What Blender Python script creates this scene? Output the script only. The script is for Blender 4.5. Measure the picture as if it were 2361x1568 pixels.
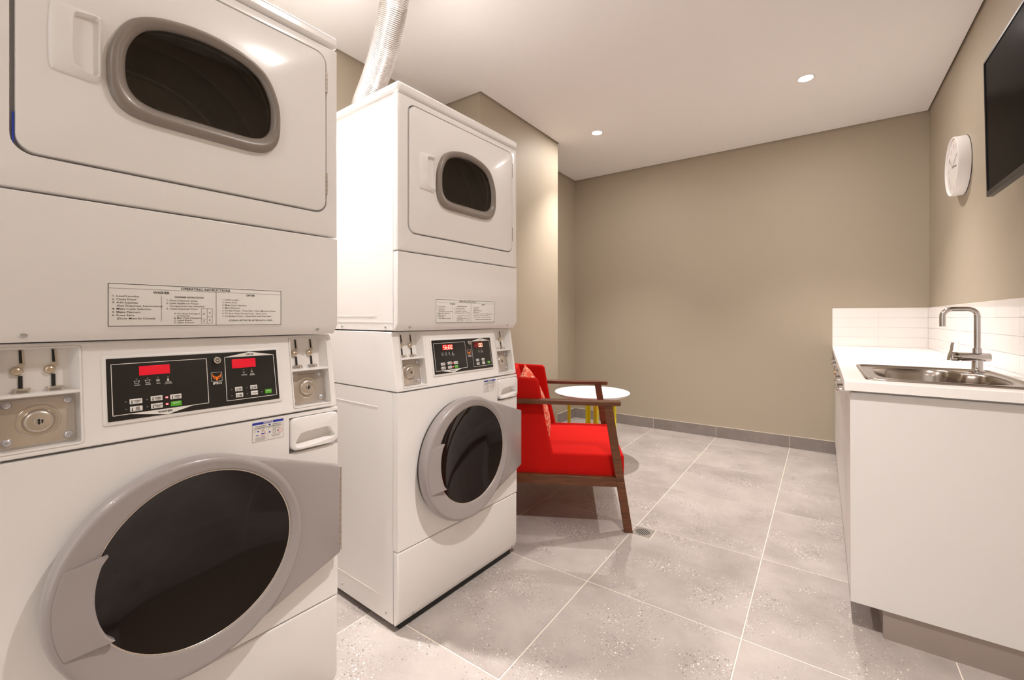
import bpy, bmesh, math, random
from mathutils import Vector, Matrix
random.seed(7)
PI = math.pi
for o in list(bpy.data.objects): bpy.data.objects.remove(o)
scene = bpy.context.scene
COL = scene.collection

# ------------------------------------------------------------------ camera
CAM_H = 1.133
cam_d = bpy.data.cameras.new('camera'); cam = bpy.data.objects.new('camera', cam_d); COL.objects.link(cam)
cam.location = (0, 0, CAM_H)
cam.rotation_euler = (PI / 2, 0, math.radians(35.2))
cam_d.sensor_width = 36.0
cam_d.lens = 36.0 * 1015.0 / 2361.0
cam_d.shift_y = (734.0 - 784.0) / 2361.0
cam_d.clip_start = 0.02
scene.camera = cam

# ------------------------------------------------------------------ world, exposure
w = bpy.data.worlds.new('world'); scene.world = w; w.use_nodes = True
w.node_tree.nodes['Background'].inputs[0].default_value = (1.0, 0.96, 0.94, 1)
w.node_tree.nodes['Background'].inputs[1].default_value = 0.8
vs = scene.view_settings
vs.view_transform = 'Standard'; vs.look = 'None'; vs.gamma = 1.0; vs.use_curve_mapping = False
vs.exposure = 0.90
LAMP_COL = (1.0, 0.925, 0.88)
BEAM_W = 104.0      # focused beam of each downlight
SPILL_W = 5.6      # wide spill from its diffuser
scene.cycles.diffuse_bounces = 12; scene.cycles.max_bounces = 20
DOWNLIGHTS = [(-0.09, 3.475), (-1.567, 3.475), (-0.09, 1.065), (-1.567, 0.93), (-0.09, -1.345), (-1.567, -1.345)]  # last pair, unseen behind the camera, is added for fill light

# ------------------------------------------------------------------ materials
MATS = {}
def nd(nt, typ, **kw):
    n = nt.nodes.new(typ)
    for k, v in kw.items(): setattr(n, k, v)
    return n
def mat(name, col, rough=0.5, metal=0.0, emit=None, estr=0.0, bump=0.0, bscale=200.0, var=0.0, vscale=3.0, coat=0.0, spec=0.5):
    if name in MATS: return MATS[name]
    m = bpy.data.materials.new(name); m.use_nodes = True; nt = m.node_tree
    b = nt.nodes['Principled BSDF']
    b.inputs['Base Color'].default_value = (*col, 1); b.inputs['Roughness'].default_value = rough
    b.inputs['Metallic'].default_value = metal; b.inputs['Specular IOR Level'].default_value = spec
    b.inputs['Coat Weight'].default_value = coat
    if emit: b.inputs['Emission Color'].default_value = (*emit, 1); b.inputs['Emission Strength'].default_value = estr
    tc = nd(nt, 'ShaderNodeTexCoord')
    if bump:
        nz = nd(nt, 'ShaderNodeTexNoise'); nz.inputs['Scale'].default_value = bscale; nz.inputs['Detail'].default_value = 2
        nt.links.new(tc.outputs['Object'], nz.inputs['Vector'])
        bp = nd(nt, 'ShaderNodeBump'); bp.inputs['Strength'].default_value = bump; bp.inputs['Distance'].default_value = 0.001
        nt.links.new(nz.outputs['Fac'], bp.inputs['Height']); nt.links.new(bp.outputs['Normal'], b.inputs['Normal'])
    if var:
        nz = nd(nt, 'ShaderNodeTexNoise'); nz.inputs['Scale'].default_value = vscale; nz.inputs['Detail'].default_value = 4
        nt.links.new(tc.outputs['Object'], nz.inputs['Vector'])
        mx = nd(nt, 'ShaderNodeMix', data_type='RGBA')
        mx.inputs[6].default_value = (*[c * (1 - var) for c in col], 1); mx.inputs[7].default_value = (*[min(1, c * (1 + var)) for c in col], 1)
        nt.links.new(nz.outputs['Fac'], mx.inputs[0]); nt.links.new(mx.outputs[2], b.inputs['Base Color'])
    MATS[name] = m; return m

def mat_tile(name, a, bcol, dark=1.0):
    m = bpy.data.materials.new(name); m.use_nodes = True; nt = m.node_tree; L = nt.links.new
    b = nt.nodes['Principled BSDF']; b.inputs['Roughness'].default_value = 0.5; b.inputs['Specular IOR Level'].default_value = 0.4
    tc = nd(nt, 'ShaderNodeTexCoord'); oi = nd(nt, 'ShaderNodeObjectInfo')
    ml = nd(nt, 'ShaderNodeMath', operation='MULTIPLY'); ml.inputs[1].default_value = 23.3; L(oi.outputs['Random'], ml.inputs[0])
    va = nd(nt, 'ShaderNodeVectorMath', operation='ADD'); L(tc.outputs['Object'], va.inputs[0]); L(ml.outputs[0], va.inputs[1])
    n1 = nd(nt, 'ShaderNodeTexNoise'); n1.inputs['Scale'].default_value = 3.2; n1.inputs['Detail'].default_value = 7; n1.inputs['Roughness'].default_value = 0.62
    L(va.outputs[0], n1.inputs['Vector'])
    r1 = nd(nt, 'ShaderNodeValToRGB'); r1.color_ramp.elements[0].position = 0.3; r1.color_ramp.elements[1].position = 0.72
    r1.color_ramp.elements[0].color = (*a, 1); r1.color_ramp.elements[1].color = (*bcol, 1); L(n1.outputs['Fac'], r1.inputs[0])
    # cluster mask for the chips
    n2 = nd(nt, 'ShaderNodeTexNoise'); n2.inputs['Scale'].default_value = 5.0; n2.inputs['Detail'].default_value = 2; L(va.outputs[0], n2.inputs['Vector'])
    base = r1.outputs[0]
    for sc, thr, lo, hi in ((100, 0.315, 0.25, 0.5), (210, 0.27, 0.22, 0.5)):
        v = nd(nt, 'ShaderNodeTexVoronoi'); v.inputs['Scale'].default_value = sc; L(va.outputs[0], v.inputs['Vector'])
        sp = nd(nt, 'ShaderNodeSeparateColor'); L(v.outputs['Color'], sp.inputs[0])
        mm = nd(nt, 'ShaderNodeMath', operation='MULTIPLY'); L(sp.outputs[0], mm.inputs[0]); L(n2.outputs['Fac'], mm.inputs[1])
        m2 = nd(nt, 'ShaderNodeMath', operation='MULTIPLY_ADD'); L(mm.outputs[0], m2.inputs[0]); m2.inputs[1].default_value = 1.15; m2.inputs[2].default_value = -thr
        lt = nd(nt, 'ShaderNodeMath', operation='LESS_THAN'); L(v.outputs['Distance'], lt.inputs[0]); L(m2.outputs[0], lt.inputs[1])
        gt = nd(nt, 'ShaderNodeMath', operation='GREATER_THAN'); L(sp.outputs[1], gt.inputs[0]); gt.inputs[1].default_value = 0.55
        cm = nd(nt, 'ShaderNodeMix', data_type='RGBA'); L(gt.outputs[0], cm.inputs[0])
        cm.inputs[6].default_value = (0.14 * dark, 0.12 * dark, 0.12 * dark, 1); cm.inputs[7].default_value = (0.78 * dark, 0.72 * dark, 0.68 * dark, 1)
        f = nd(nt, 'ShaderNodeMath', operation='MULTIPLY'); L(lt.outputs[0], f.inputs[0]); f.inputs[1].default_value = 0.72
        mx = nd(nt, 'ShaderNodeMix', data_type='RGBA'); L(f.outputs[0], mx.inputs[0]); L(base, mx.inputs[6]); L(cm.outputs[2], mx.inputs[7])
        base = mx.outputs[2]
    L(base, b.inputs['Base Color'])
    rr_ = nd(nt, 'ShaderNodeMapRange'); rr_.inputs['To Min'].default_value = 0.36; rr_.inputs['To Max'].default_value = 0.6
    L(n1.outputs['Fac'], rr_.inputs['Value']); L(rr_.outputs[0], b.inputs['Roughness'])
    MATS[name] = m; return m

def mat_wood(name):
    m = bpy.data.materials.new(name); m.use_nodes = True; nt = m.node_tree; L = nt.links.new
    b = nt.nodes['Principled BSDF']; b.inputs['Roughness'].default_value = 0.42
    tc = nd(nt, 'ShaderNodeTexCoord'); mp = nd(nt, 'ShaderNodeMapping'); mp.inputs['Scale'].default_value = (3, 40, 40)
    L(tc.outputs['Object'], mp.inputs['Vector'])
    n = nd(nt, 'ShaderNodeTexNoise'); n.inputs['Scale'].default_value = 3; n.inputs['Detail'].default_value = 6; n.inputs['Distortion'].default_value = 0.6
    L(mp.outputs[0], n.inputs['Vector'])
    r = nd(nt, 'ShaderNodeValToRGB'); r.color_ramp.elements[0].position = 0.3; r.color_ramp.elements[1].position = 0.75
    r.color_ramp.elements[0].color = (0.075, 0.022, 0.007, 1); r.color_ramp.elements[1].color = (0.19, 0.066, 0.022, 1)
    L(n.outputs['Fac'], r.inputs[0]); L(r.outputs[0], b.inputs['Base Color'])
    MATS[name] = m; return m

def mat_pillow(name):
    m = bpy.data.materials.new(name); m.use_nodes = True; nt = m.node_tree; L = nt.links.new
    b = nt.nodes['Principled BSDF']; b.inputs['Roughness'].default_value = 0.9
    tc = nd(nt, 'ShaderNodeTexCoord')
    v = nd(nt, 'ShaderNodeTexVoronoi', feature='DISTANCE_TO_EDGE'); v.inputs['Scale'].default_value = 52; L(tc.outputs['Object'], v.inputs['Vector'])
    v2 = nd(nt, 'ShaderNodeTexVoronoi'); v2.inputs['Scale'].default_value = 52; L(tc.outputs['Object'], v2.inputs['Vector'])
    sp = nd(nt, 'ShaderNodeSeparateColor'); L(v2.outputs['Color'], sp.inputs[0])
    g = nd(nt, 'ShaderNodeMath', operation='GREATER_THAN'); L(v.outputs['Distance'], g.inputs[0]); g.inputs[1].default_value = 0.13
    g2 = nd(nt, 'ShaderNodeMath', operation='GREATER_THAN'); L(sp.outputs[0], g2.inputs[0]); g2.inputs[1].default_value = 0.42
    f = nd(nt, 'ShaderNodeMath', operation='MULTIPLY'); L(g.outputs[0], f.inputs[0]); L(g2.outputs[0], f.inputs[1])
    mx = nd(nt, 'ShaderNodeMix', data_type='RGBA'); L(f.outputs[0], mx.inputs[0])
    mx.inputs[6].default_value = (0.72, 0.07, 0.025, 1); mx.inputs[7].default_value = (0.8, 0.66, 0.5, 1)
    L(mx.outputs[2], b.inputs['Base Color']); MATS[name] = m; return m

def mat_glass(name, tint, rough=0.02):
    m = bpy.data.materials.new(name); m.use_nodes = True; nt = m.node_tree; L = nt.links.new
    for n in list(nt.nodes): nt.nodes.remove(n)
    out = nd(nt, 'ShaderNodeOutputMaterial'); mx = nd(nt, 'ShaderNodeMixShader'); tr = nd(nt, 'ShaderNodeBsdfTransparent'); gl = nd(nt, 'ShaderNodeBsdfGlossy'); fr = nd(nt, 'ShaderNodeFresnel')
    tr.inputs[0].default_value = (*tint, 1); gl.inputs['Roughness'].default_value = rough; fr.inputs[0].default_value = 1.45
    L(fr.outputs[0], mx.inputs[0]); L(tr.outputs[0], mx.inputs[1]); L(gl.outputs[0], mx.inputs[2]); L(mx.outputs[0], out.inputs[0])
    MATS[name] = m; return m

mat('wall_paint', (0.405, 0.35, 0.268), 0.6, bump=0.12, bscale=180, var=0.02, vscale=1.5)
mat('ceiling_paint', (0.93, 0.925, 0.92), 0.75)
mat('grout', (0.70, 0.63, 0.54), 0.85, var=0.06, vscale=20)
mat_tile('floor_tile', (0.295, 0.26, 0.243), (0.455, 0.412, 0.385))
mat_tile('skirting_tile', (0.20, 0.172, 0.158), (0.30, 0.262, 0.24), 0.7)
mat('appliance_white', (0.835, 0.82, 0.812), 0.36, bump=0.06, bscale=700, coat=0.5)
MATS['appliance_white'].node_tree.nodes['Principled BSDF'].inputs['Coat Roughness'].default_value = 0.16
mat('plastic_white', (0.82, 0.805, 0.795), 0.35)
mat('door_grey', (0.335, 0.303, 0.298), 0.3, coat=0.35)
mat('frame_grey', (0.235, 0.20, 0.175), 0.32, coat=0.2)
mat('seam_shade', (0.05, 0.045, 0.04), 0.4)
mat('bowl_glass', (0.010, 0.006, 0.005), 0.05, spec=0.3)
mat_glass('window_glass', (0.80, 0.76, 0.72)); mat_glass('clear_glass', (0.96, 0.97, 0.96))
mat('drum_steel', (0.62, 0.58, 0.53), 0.4, 0.2)
mat('black_base', (0.01, 0.01, 0.01), 0.6)
mat('panel_black', (0.013, 0.011, 0.010), 0.35)
mat('print_white', (0.82, 0.80, 0.76), 0.5)
mat('print_black', (0.012, 0.012, 0.014), 0.6)
mat('print_blue', (0.012, 0.03, 0.36), 0.5)
mat('print_red', (0.72, 0.06, 0.05), 0.5)
mat('print_orange', (0.9, 0.2, 0.01), 0.45)
mat('label_white', (0.80, 0.785, 0.755), 0.4)
mat('button_white', (0.82, 0.80, 0.77), 0.4)
mat('button_green', (0.10, 0.46, 0.03), 0.4)
mat('led_off', (0.16, 0.13, 0.12), 0.3)
mat('led_red', (0.8, 0.05, 0.05), 0.3, emit=(1.0, 0.06, 0.07), estr=4.0)
mat('display_lit', (0.3, 0.004, 0.01), 0.25, emit=(1.0, 0.006, 0.03), estr=0.27)
mat('display_dim', (0.06, 0.006, 0.005), 0.2, emit=(1.0, 0.01, 0.01), estr=0.06)
mat('display_glow', (0.3, 0.004, 0.01), 0.25, emit=(1.0, 0.01, 0.01), estr=0.5)
mat('digit_red', (1.0, 0.3, 0.2), 0.3, emit=(1.0, 0.33, 0.22), estr=2.6)
mat('meter_metal', (0.63, 0.565, 0.50), 0.3, 0.85)
mat('bolt_metal', (0.62, 0.63, 0.68), 0.25, 0.8)
mat('brass_nickel', (0.66, 0.55, 0.42), 0.25, 0.9)
mat('zinc', (0.55, 0.55, 0.55), 0.35, 0.9)
mat('hinge_steel', (0.50, 0.44, 0.38), 0.4, 0.8)
mat('foil_duct', (0.80, 0.78, 0.77), 0.2, 0.95)
mat('chrome', (0.60, 0.575, 0.56), 0.07, 1.0)
mat('steel_brushed', (0.40, 0.35, 0.31), 0.22, 1.0, bump=0.1, bscale=300)
mat('laminate_white', (0.72, 0.695, 0.68), 0.4)
mat('worktop_white', (0.86, 0.84, 0.82), 0.3)
mat('kick_grey', (0.36, 0.30, 0.27), 0.3, 0.3)
mat('glazed_tile', (0.86, 0.83, 0.81), 0.1, coat=0.3)
mat('tile_grout_white', (0.86, 0.835, 0.81), 0.8)
mat('red_fabric', (0.57, 0.010, 0.007), 0.9, bump=0.3, bscale=700, spec=0.12)
mat_wood('walnut'); mat_pillow('pillow_print')
mat('table_white', (0.9, 0.89, 0.88), 0.3)
mat('yellow_metal', (0.88, 0.76, 0.02), 0.4)
mat('drain_steel', (0.58, 0.56, 0.54), 0.3, 0.8)
mat('drain_pit', (0.004, 0.004, 0.004), 0.8)
mat('tv_black', (0.012, 0.011, 0.011), 0.35)
mat('tv_screen', (0.003, 0.003, 0.003), 0.2, spec=0.012)
mat('tv_chin', (0.022, 0.018, 0.018), 0.4)
mat('clock_white', (0.82, 0.80, 0.79), 0.45)
mat('clock_face', (0.70, 0.66, 0.63), 0.6)
mat('clock_print', (0.16, 0.13, 0.12), 0.6)
mat('lamp_face', (1, 1, 1), 0.5, emit=(1.0, 0.95, 0.9), estr=22.0)
mat('lamp_trim', (0.85, 0.83, 0.81), 0.4)
mat('tape_blue', (0.02, 0.05, 0.42), 0.5)
mat('key_brass', (0.50, 0.28, 0.16), 0.35, 0.9)

# ------------------------------------------------------------------ mesh helpers
def link(o, parent=None):
    COL.objects.link(o)
    if parent is not None: o.parent = parent
    return o
def finish(name, bm, m, parent=None, smooth=None, bevel=0.0, seg=2, recalc=True):
    if recalc: bmesh.ops.recalc_face_normals(bm, faces=bm.faces)
    me = bpy.data.meshes.new(name); bm.to_mesh(me); bm.free()
    me.materials.append(MATS[m])
    o = bpy.data.objects.new(name, me); link(o, parent)
    if smooth is not None:
        for p in me.polygons: p.use_smooth = True
        me.set_sharp_from_angle(angle=math.radians(smooth))
    if bevel:
        b = o.modifiers.new('bevel', 'BEVEL'); b.width = bevel; b.segments = seg; b.limit_method = 'ANGLE'; b.angle_limit = math.radians(40)
        b.harden_normals = False
        if smooth is None:
            for p in me.polygons: p.use_smooth = True
            me.set_sharp_from_angle(angle=math.radians(50))
    return o
def box(bm, x0, x1, y0, y1, z0, z1):
    v = [bm.verts.new(p) for p in ((x0, y0, z0), (x1, y0, z0), (x1, y1, z0), (x0, y1, z0), (x0, y0, z1), (x1, y0, z1), (x1, y1, z1), (x0, y1, z1))]
    for f in ((3, 2, 1, 0), (4, 5, 6, 7), (0, 1, 5, 4), (1, 2, 6, 5), (2, 3, 7, 6), (3, 0, 4, 7)): bm.faces.new([v[i] for i in f])
    return v
def boxo(name, m, parent, x0, x1, y0, y1, z0, z1, bevel=0.0, seg=2):
    bm = bmesh.new(); box(bm, x0, x1, y0, y1, z0, z1); return finish(name, bm, m, parent, bevel=bevel, seg=seg)
def loft(bm, loops, cap0=False, cap1=False, closed=True):
    rows = [[bm.verts.new(p) for p in lp] for lp in loops]
    n = len(rows[0])
    for a, b in zip(rows, rows[1:]):
        for i in range(n if closed else n - 1):
            j = (i + 1) % n
            try: bm.faces.new((a[i], a[j], b[j], b[i]))
            except ValueError: pass
    if cap0: bm.faces.new(list(reversed(rows[0])))
    if cap1: bm.faces.new(rows[-1])
    return rows
def prism(bm, pts, axis_fn, a, b):
    """polygon pts (2D) extruded; axis_fn(u,v,w)->3D"""
    loft(bm, [[axis_fn(u, v, a) for u, v in pts], [axis_fn(u, v, b) for u, v in pts]], True, True)
def lathe(bm, prof, n, fn, cap0=False, cap1=False):
    """prof: list of (r,h); fn(x,y,h)->3D"""
    loft(bm, [[fn(r * math.cos(2 * PI * i / n), r * math.sin(2 * PI * i / n), h) for i in range(n)] for r, h in prof], cap0, cap1)
def tube(bm, path, r, n=12, caps=True, squash=1.0):
    pts = [Vector(p) for p in path]; loops = []
    t0 = (pts[1] - pts[0]).normalized(); up = Vector((0, 0, 1)) if abs(t0.z) < 0.9 else Vector((1, 0, 0))
    nrm = (up - t0 * up.dot(t0)).normalized()
    for i, p in enumerate(pts):
        t = ((pts[min(i + 1, len(pts) - 1)] - pts[max(i - 1, 0)])).normalized()
        nrm = (nrm - t * nrm.dot(t)).normalized(); bi = t.cross(nrm)
        rr = r[i] if isinstance(r, (list, tuple)) else r
        loops.append([p + nrm * math.cos(2 * PI * k / n) * rr + bi * math.sin(2 * PI * k / n) * rr * squash for k in range(n)])
    loft(bm, loops, caps, caps)
def catmull(pts, per=8, closed=False):
    pts = [Vector(p) for p in pts]; out = []; n = len(pts)
    rng = range(n) if closed else range(n - 1)
    for i in rng:
        if closed: p0, p1, p2, p3 = pts[(i - 1) % n], pts[i], pts[(i + 1) % n], pts[(i + 2) % n]
        else: p0, p1, p2, p3 = pts[max(i - 1, 0)], pts[i], pts[i + 1], pts[min(i + 2, n - 1)]
        for k in range(per):
            t = k / per
            out.append(0.5 * ((2 * p1) + (p2 - p0) * t + (2 * p0 - 5 * p1 + 4 * p2 - p3) * t * t + (3 * p1 - p0 - 3 * p2 + p3) * t ** 3))
    if not closed: out.append(pts[-1])
    return out
def rrect(a0, a1, b0, b1, r, k=5):
    out = []
    for cx, cy, st in ((a1 - r, b0 + r, -90), (a1 - r, b1 - r, 0), (a0 + r, b1 - r, 90), (a0 + r, b0 + r, 180)):
        for i in range(k + 1):
            an = math.radians(st + 90 * i / k); out.append((cx + r * math.cos(an), cy + r * math.sin(an)))
    return out
def radial(poly, c, angs):
    out = []
    n = len(poly)
    for an in angs:
        dx, dy = math.cos(an), math.sin(an); best = None
        for i in range(n):
            ax, ay = poly[i][0] - c[0], poly[i][1] - c[1]; bx, by = poly[(i + 1) % n][0] - c[0], poly[(i + 1) % n][1] - c[1]
            ex, ey = bx - ax, by - ay; det = dx * ey - dy * ex
            if abs(det) < 1e-14: continue
            t = (ax * ey - ay * ex) / det; u = (ax * dy - ay * dx) / det
            if t > 0 and -1e-9 <= u <= 1 + 1e-9: best = t if best is None else max(best, t)
        out.append((c[0] + dx * best, c[1] + dy * best))
    return out
def empty(name, loc, rz=0.0, label=None, cat=None, group=None):
    o = bpy.data.objects.new(name, None); COL.objects.link(o); o.location = loc; o.rotation_euler = (0, 0, rz); o.empty_display_size = 0.1
    if label: tag(o, label, cat, group)
    return o
def tag(o, label, cat, group=None):
    o['label'] = label; o['category'] = cat
    if group: o['group'] = group
    return o
def struct(o): o['kind'] = 'structure'; return o
def copy_tree(o, parent=None):
    c = o.copy(); COL.objects.link(c); c.parent = parent
    for ch in list(o.children): copy_tree(ch, c)
    return c

# text -> mesh : list of (string, x, y, size, align, xscale, bold)
_TXT = []
def text_mesh(name, items, m, parent, fn, lift=0.0):
    """items drawn flat in a plane; fn(x, y)->3D"""
    _TXT.append((name, items, m, parent, fn))
def flush_text():
    obs = []
    for name, items, m, parent, fn in _TXT:
        for it in items:
            s, x, y, size, al, sx, bold = it
            cu = bpy.data.curves.new('t', 'FONT'); cu.body = s; cu.size = size; cu.align_x = al; cu.align_y = 'BOTTOM_BASELINE' if False else 'TOP_BASELINE'
            cu.resolution_u = 2; cu.offset = bold * size
            o = bpy.data.objects.new('t', cu); COL.objects.link(o); obs.append(o)
    bpy.context.view_layer.update(); dg = bpy.context.evaluated_depsgraph_get()
    k = 0
    for name, items, m, parent, fn in _TXT:
        for it in items:
            bm = bmesh.new()
            s, x, y, size, al, sx, bold = it
            me = bpy.data.meshes.new_from_object(obs[k].evaluated_get(dg)); k += 1
            base = len(bm.verts)
            vs_ = [bm.verts.new(fn(x + v.co.x * sx, y + v.co.y)) for v in me.vertices]
            for p in me.polygons:
                try: bm.faces.new([vs_[i] for i in p.vertices])
                except ValueError: pass
            bpy.data.meshes.remove(me)
            finish(name, bm, m, parent, recalc=False)
    for o in obs: cu = o.data; bpy.data.objects.remove(o); bpy.data.curves.remove(cu)
    _TXT.clear()

# ------------------------------------------------------------------ room shell
XL, XR, YB, YF, ZC = -2.33, 0.663, 4.555, -2.2, 2.71
PX, PY0, PY1 = -1.95, 2.383, 3.48
WT = ZC + 0.05
def wallbox(name, *a):
    return struct(boxo(name, 'wall_paint', None, *a))
wall_left = wallbox('wall_left', XL - 0.1, XL, YF, YB, 0, WT)
wall_back = wallbox('wall_back', XL - 0.1, XR + 0.1, YB, YB + 0.1, 0, WT)
wall_right = wallbox('wall_right', XR, XR + 0.1, YF, YB, 0, WT)
# wall behind the camera, its glazed opening added unseen for soft fill light
GX0, GX1, GZ = -2.0, 0.45, 2.45
bm = bmesh.new()
for b_ in ((XL - 0.1, GX0, YF - 0.1, YF, 0, WT), (GX1, XR + 0.1, YF - 0.1, YF, 0, WT), (GX0, GX1, YF - 0.1, YF, GZ, WT)): box(bm, *b_)
wall_front = struct(finish('wall_front', bm, 'wall_paint'))
bm = bmesh.new()
for b_ in ((GX0, GX1, YF - 0.08, YF - 0.03, 0.0, 0.06), (GX0, GX1, YF - 0.08, YF - 0.03, GZ - 0.05, GZ)): box(bm, *b_)
for k in range(4):
    x_ = GX0 + (GX1 - GX0 - 0.05) * k / 3; box(bm, x_, x_ + 0.05, YF - 0.08, YF - 0.03, 0.06, GZ - 0.05)
fill_window = struct(finish('fill_window', bm, 'lamp_trim'))
for k in range(3):
    x_ = GX0 + (GX1 - GX0 - 0.05) * k / 3 + 0.05; x2 = GX0 + (GX1 - GX0 - 0.05) * (k + 1) / 3
    boxo('fill_pane', 'clear_glass', fill_window, x_, x2, YF - 0.058, YF - 0.052, 0.06, GZ - 0.05)
ld = bpy.data.lights.new('fill_window_portal', 'AREA'); ld.shape = 'RECTANGLE'; ld.size = GX1 - GX0; ld.size_y = GZ; ld.cycles.is_portal = True
lo = bpy.data.objects.new('fill_window_portal', ld); COL.objects.link(lo); lo.location = ((GX0 + GX1) / 2, YF - 0.11, GZ / 2); lo.rotation_euler = (PI / 2, 0, 0)
wall_pier = wallbox('wall_pier', XL, PX, PY0, PY1, 0, WT)
g = 0.011
bm = bmesh.new()
prism(bm, [(XL + g, YF + g), (XR - g, YF + g), (XR - g, YB - g), (XL + g, YB - g), (XL + g, PY1 + g), (PX + g, PY1 + g), (PX + g, PY0 - g), (XL + g, PY0 - g)], lambda u, v, z: (u, v, z), ZC, ZC + 0.02)
box(bm, XL - 0.1, XR + 0.1, YF - 0.1, YB + 0.1, ZC + 0.035, ZC + 0.06)
struct(finish('ceiling', bm, 'ceiling_paint'))

# floor: grout bed with separate porcelain tiles
floor = struct(boxo('floor', 'grout', None, XL, XR, YF, YB, -0.06, -0.0012))
TX, TY, TW, TD, GAP = -0.235, 4.28, 0.595, 0.635, 0.0038
tmesh = {}
ix = -4
while TX + TW * ix < XR:
    x0 = max(TX + TW * ix + GAP / 2, XL); x1 = min(TX + TW * (ix + 1) - GAP / 2, XR)
    ix += 1
    if x1 - x0 < 0.01: continue
    for iy in range(-1, 11):
        y1 = min(TY - TD * iy - GAP / 2, YB); y0 = max(TY - TD * (iy + 1) + GAP / 2, YF)
        if y1 - y0 < 0.01: continue
        key = (round(x1 - x0, 4), round(y1 - y0, 4))
        if key not in tmesh:
            hx, hy = (x1 - x0) / 2, (y1 - y0) / 2; c = 0.0012
            bm = bmesh.new()
            loft(bm, [[(-hx, -hy, -0.008), (hx, -hy, -0.008), (hx, hy, -0.008), (-hx, hy, -0.008)], [(-hx, -hy, -c), (hx, -hy, -c), (hx, hy, -c), (-hx, hy, -c)],
                      [(-hx + c, -hy + c, 0), (hx - c, -hy + c, 0), (hx - c, hy - c, 0), (-hx + c, hy - c, 0)]], True, True)
            t = finish('tile', bm, 'floor_tile', floor); tmesh[key] = t.data
        else:
            t = bpy.data.objects.new('tile', tmesh[key]); link(t, floor)
        t.location = ((x0 + x1) / 2, (y0 + y1) / 2, 0.0)

# tiled skirting
SKH = 0.103
def skirting(name, axis, fixed, a0, a1, side, joints):
    d = 0.009
    bed = bmesh.new()
    def B(bm, p0, p1, off0, off1, z0, z1):
        lo, hi = sorted((fixed + side * off0, fixed + side * off1))
        if axis == 'x': box(bm, p0, p1, lo, hi, z0, z1)
        else: box(bm, lo, hi, p0, p1, z0, z1)
    B(bed, a0, a1, 0, d - 0.002, 0, SKH + 0.002)
    o = struct(finish(name, bed, 'grout'))
    cuts = [a0] + [j for j in joints if a0 < j < a1] + [a1]
    for p0, p1 in zip(cuts, cuts[1:]):
        bm = bmesh.new(); B(bm, p0 + 0.0018, p1 - 0.0018, 0, d, 0.002, SKH)
        finish('tile', bm, 'skirting_tile', o)
jx = [TX + TW * k for k in range(-4, 3)]; jy = sorted([TY - TD * k for k in range(-1, 11)] + [3.96])
skirting('baseboard_back', 'x', YB, XL, 0.16, -1, jx)
skirting('baseboard_left', 'y', XL, PY1, YB, 1, jy)
skirting('baseboard_pier', 'y', PX, PY0, PY1, 1, jy)
skirting('baseboard_pier_side', 'x', PY1, XL, PX, 1, jx)
skirting('baseboard_side', 'y', XL, YF, PY0, 1, jy)

# ------------------------------------------------------------------ downlights
for k, (lx, ly) in enumerate(DOWNLIGHTS):
    lab = ['round recessed downlight glowing in ceiling beside the television wall, towards the back wall', 'round recessed downlight glowing in ceiling next to the square pier',
           'round recessed ceiling downlight between the washing machines and the sink end', 'round recessed ceiling downlight above the gap between the two machines',
           'added unseen fill downlight by the front wall near the television wall', 'added unseen fill downlight by the front wall near the machine wall'][k]
    t = empty('downlight', (lx, ly, ZC), 0, lab, 'downlight', 'recessed downlights in the ceiling')
    bm = bmesh.new(); lathe(bm, [(0.040, 0.0), (0.041, -0.002), (0.047, -0.0035), (0.052, -0.002), (0.053, 0.0)], 40, lambda x, y, h: (x, y, h)); finish('trim_ring', bm, 'lamp_trim', t, smooth=50)
    bm = bmesh.new(); lathe(bm, [(0.0405, -0.001), (0.03, -0.0012), (0.005, -0.0012)], 32, lambda x, y, h: (x, y, h), cap1=True); finish('lamp_face', bm, 'lamp_face', t)
    ld = bpy.data.lights.new('downlight_beam', 'SPOT'); ld.energy = BEAM_W * (1.25 if k == 3 else 1.0); ld.color = LAMP_COL; ld.spot_size = math.radians(88); ld.spot_blend = 1.0; ld.shadow_soft_size = 0.022
    lo = bpy.data.objects.new('downlight_beam', ld); link(lo, t); lo.location = (0, 0, -0.012)
    ld = bpy.data.lights.new('downlight_spill', 'AREA'); ld.shape = 'DISK'; ld.size = 0.078; ld.energy = SPILL_W * (1.25 if k == 3 else 1.0); ld.color = LAMP_COL
    lo = bpy.data.objects.new('downlight_spill', ld); link(lo, t); lo.location = (0, 0, -0.005)

# ------------------------------------------------------------------ stacked washer dryers
W = 0.704
MZ0, MT0, MZ1, MT1 = 0.872, -0.004, 1.085, -0.038
def pk(z, d=0.0): return MT0 + (MT1 - MT0) * (z - MZ0) / (MZ1 - MZ0) + d
def PF(s, z, d=0.0): return (pk(z, d), s, z)        # sloped control panel
def FF(s, z, d=0.0): return (d, s, z)                # flat front

def grid_plate(bm, sb, zb, skip, fn, back):
    """front face cut in cells, with holes that have real side walls"""
    V = {}
    def v(i, j, d):
        if (i, j, d) not in V: V[(i, j, d)] = bm.verts.new(fn(sb[i], zb[j], d))
        return V[(i, j, d)]
    cells = {(i, j) for i in range(len(sb) - 1) for j in range(len(zb) - 1)} - set(skip)
    for i, j in cells:
        bm.faces.new((v(i, j, 0), v(i + 1, j, 0), v(i + 1, j + 1, 0), v(i, j + 1, 0)))
        for (di, dj, a, b) in ((0, -1, (i, j), (i + 1, j)), (1, 0, (i + 1, j), (i + 1, j + 1)), (0, 1, (i + 1, j + 1), (i, j + 1)), (-1, 0, (i, j + 1), (i, j))):
            if (i + di, j + dj) not in cells:
                bm.faces.new((v(*a, 0), v(*a, back), v(*b, back), v(*b, 0)))

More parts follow.
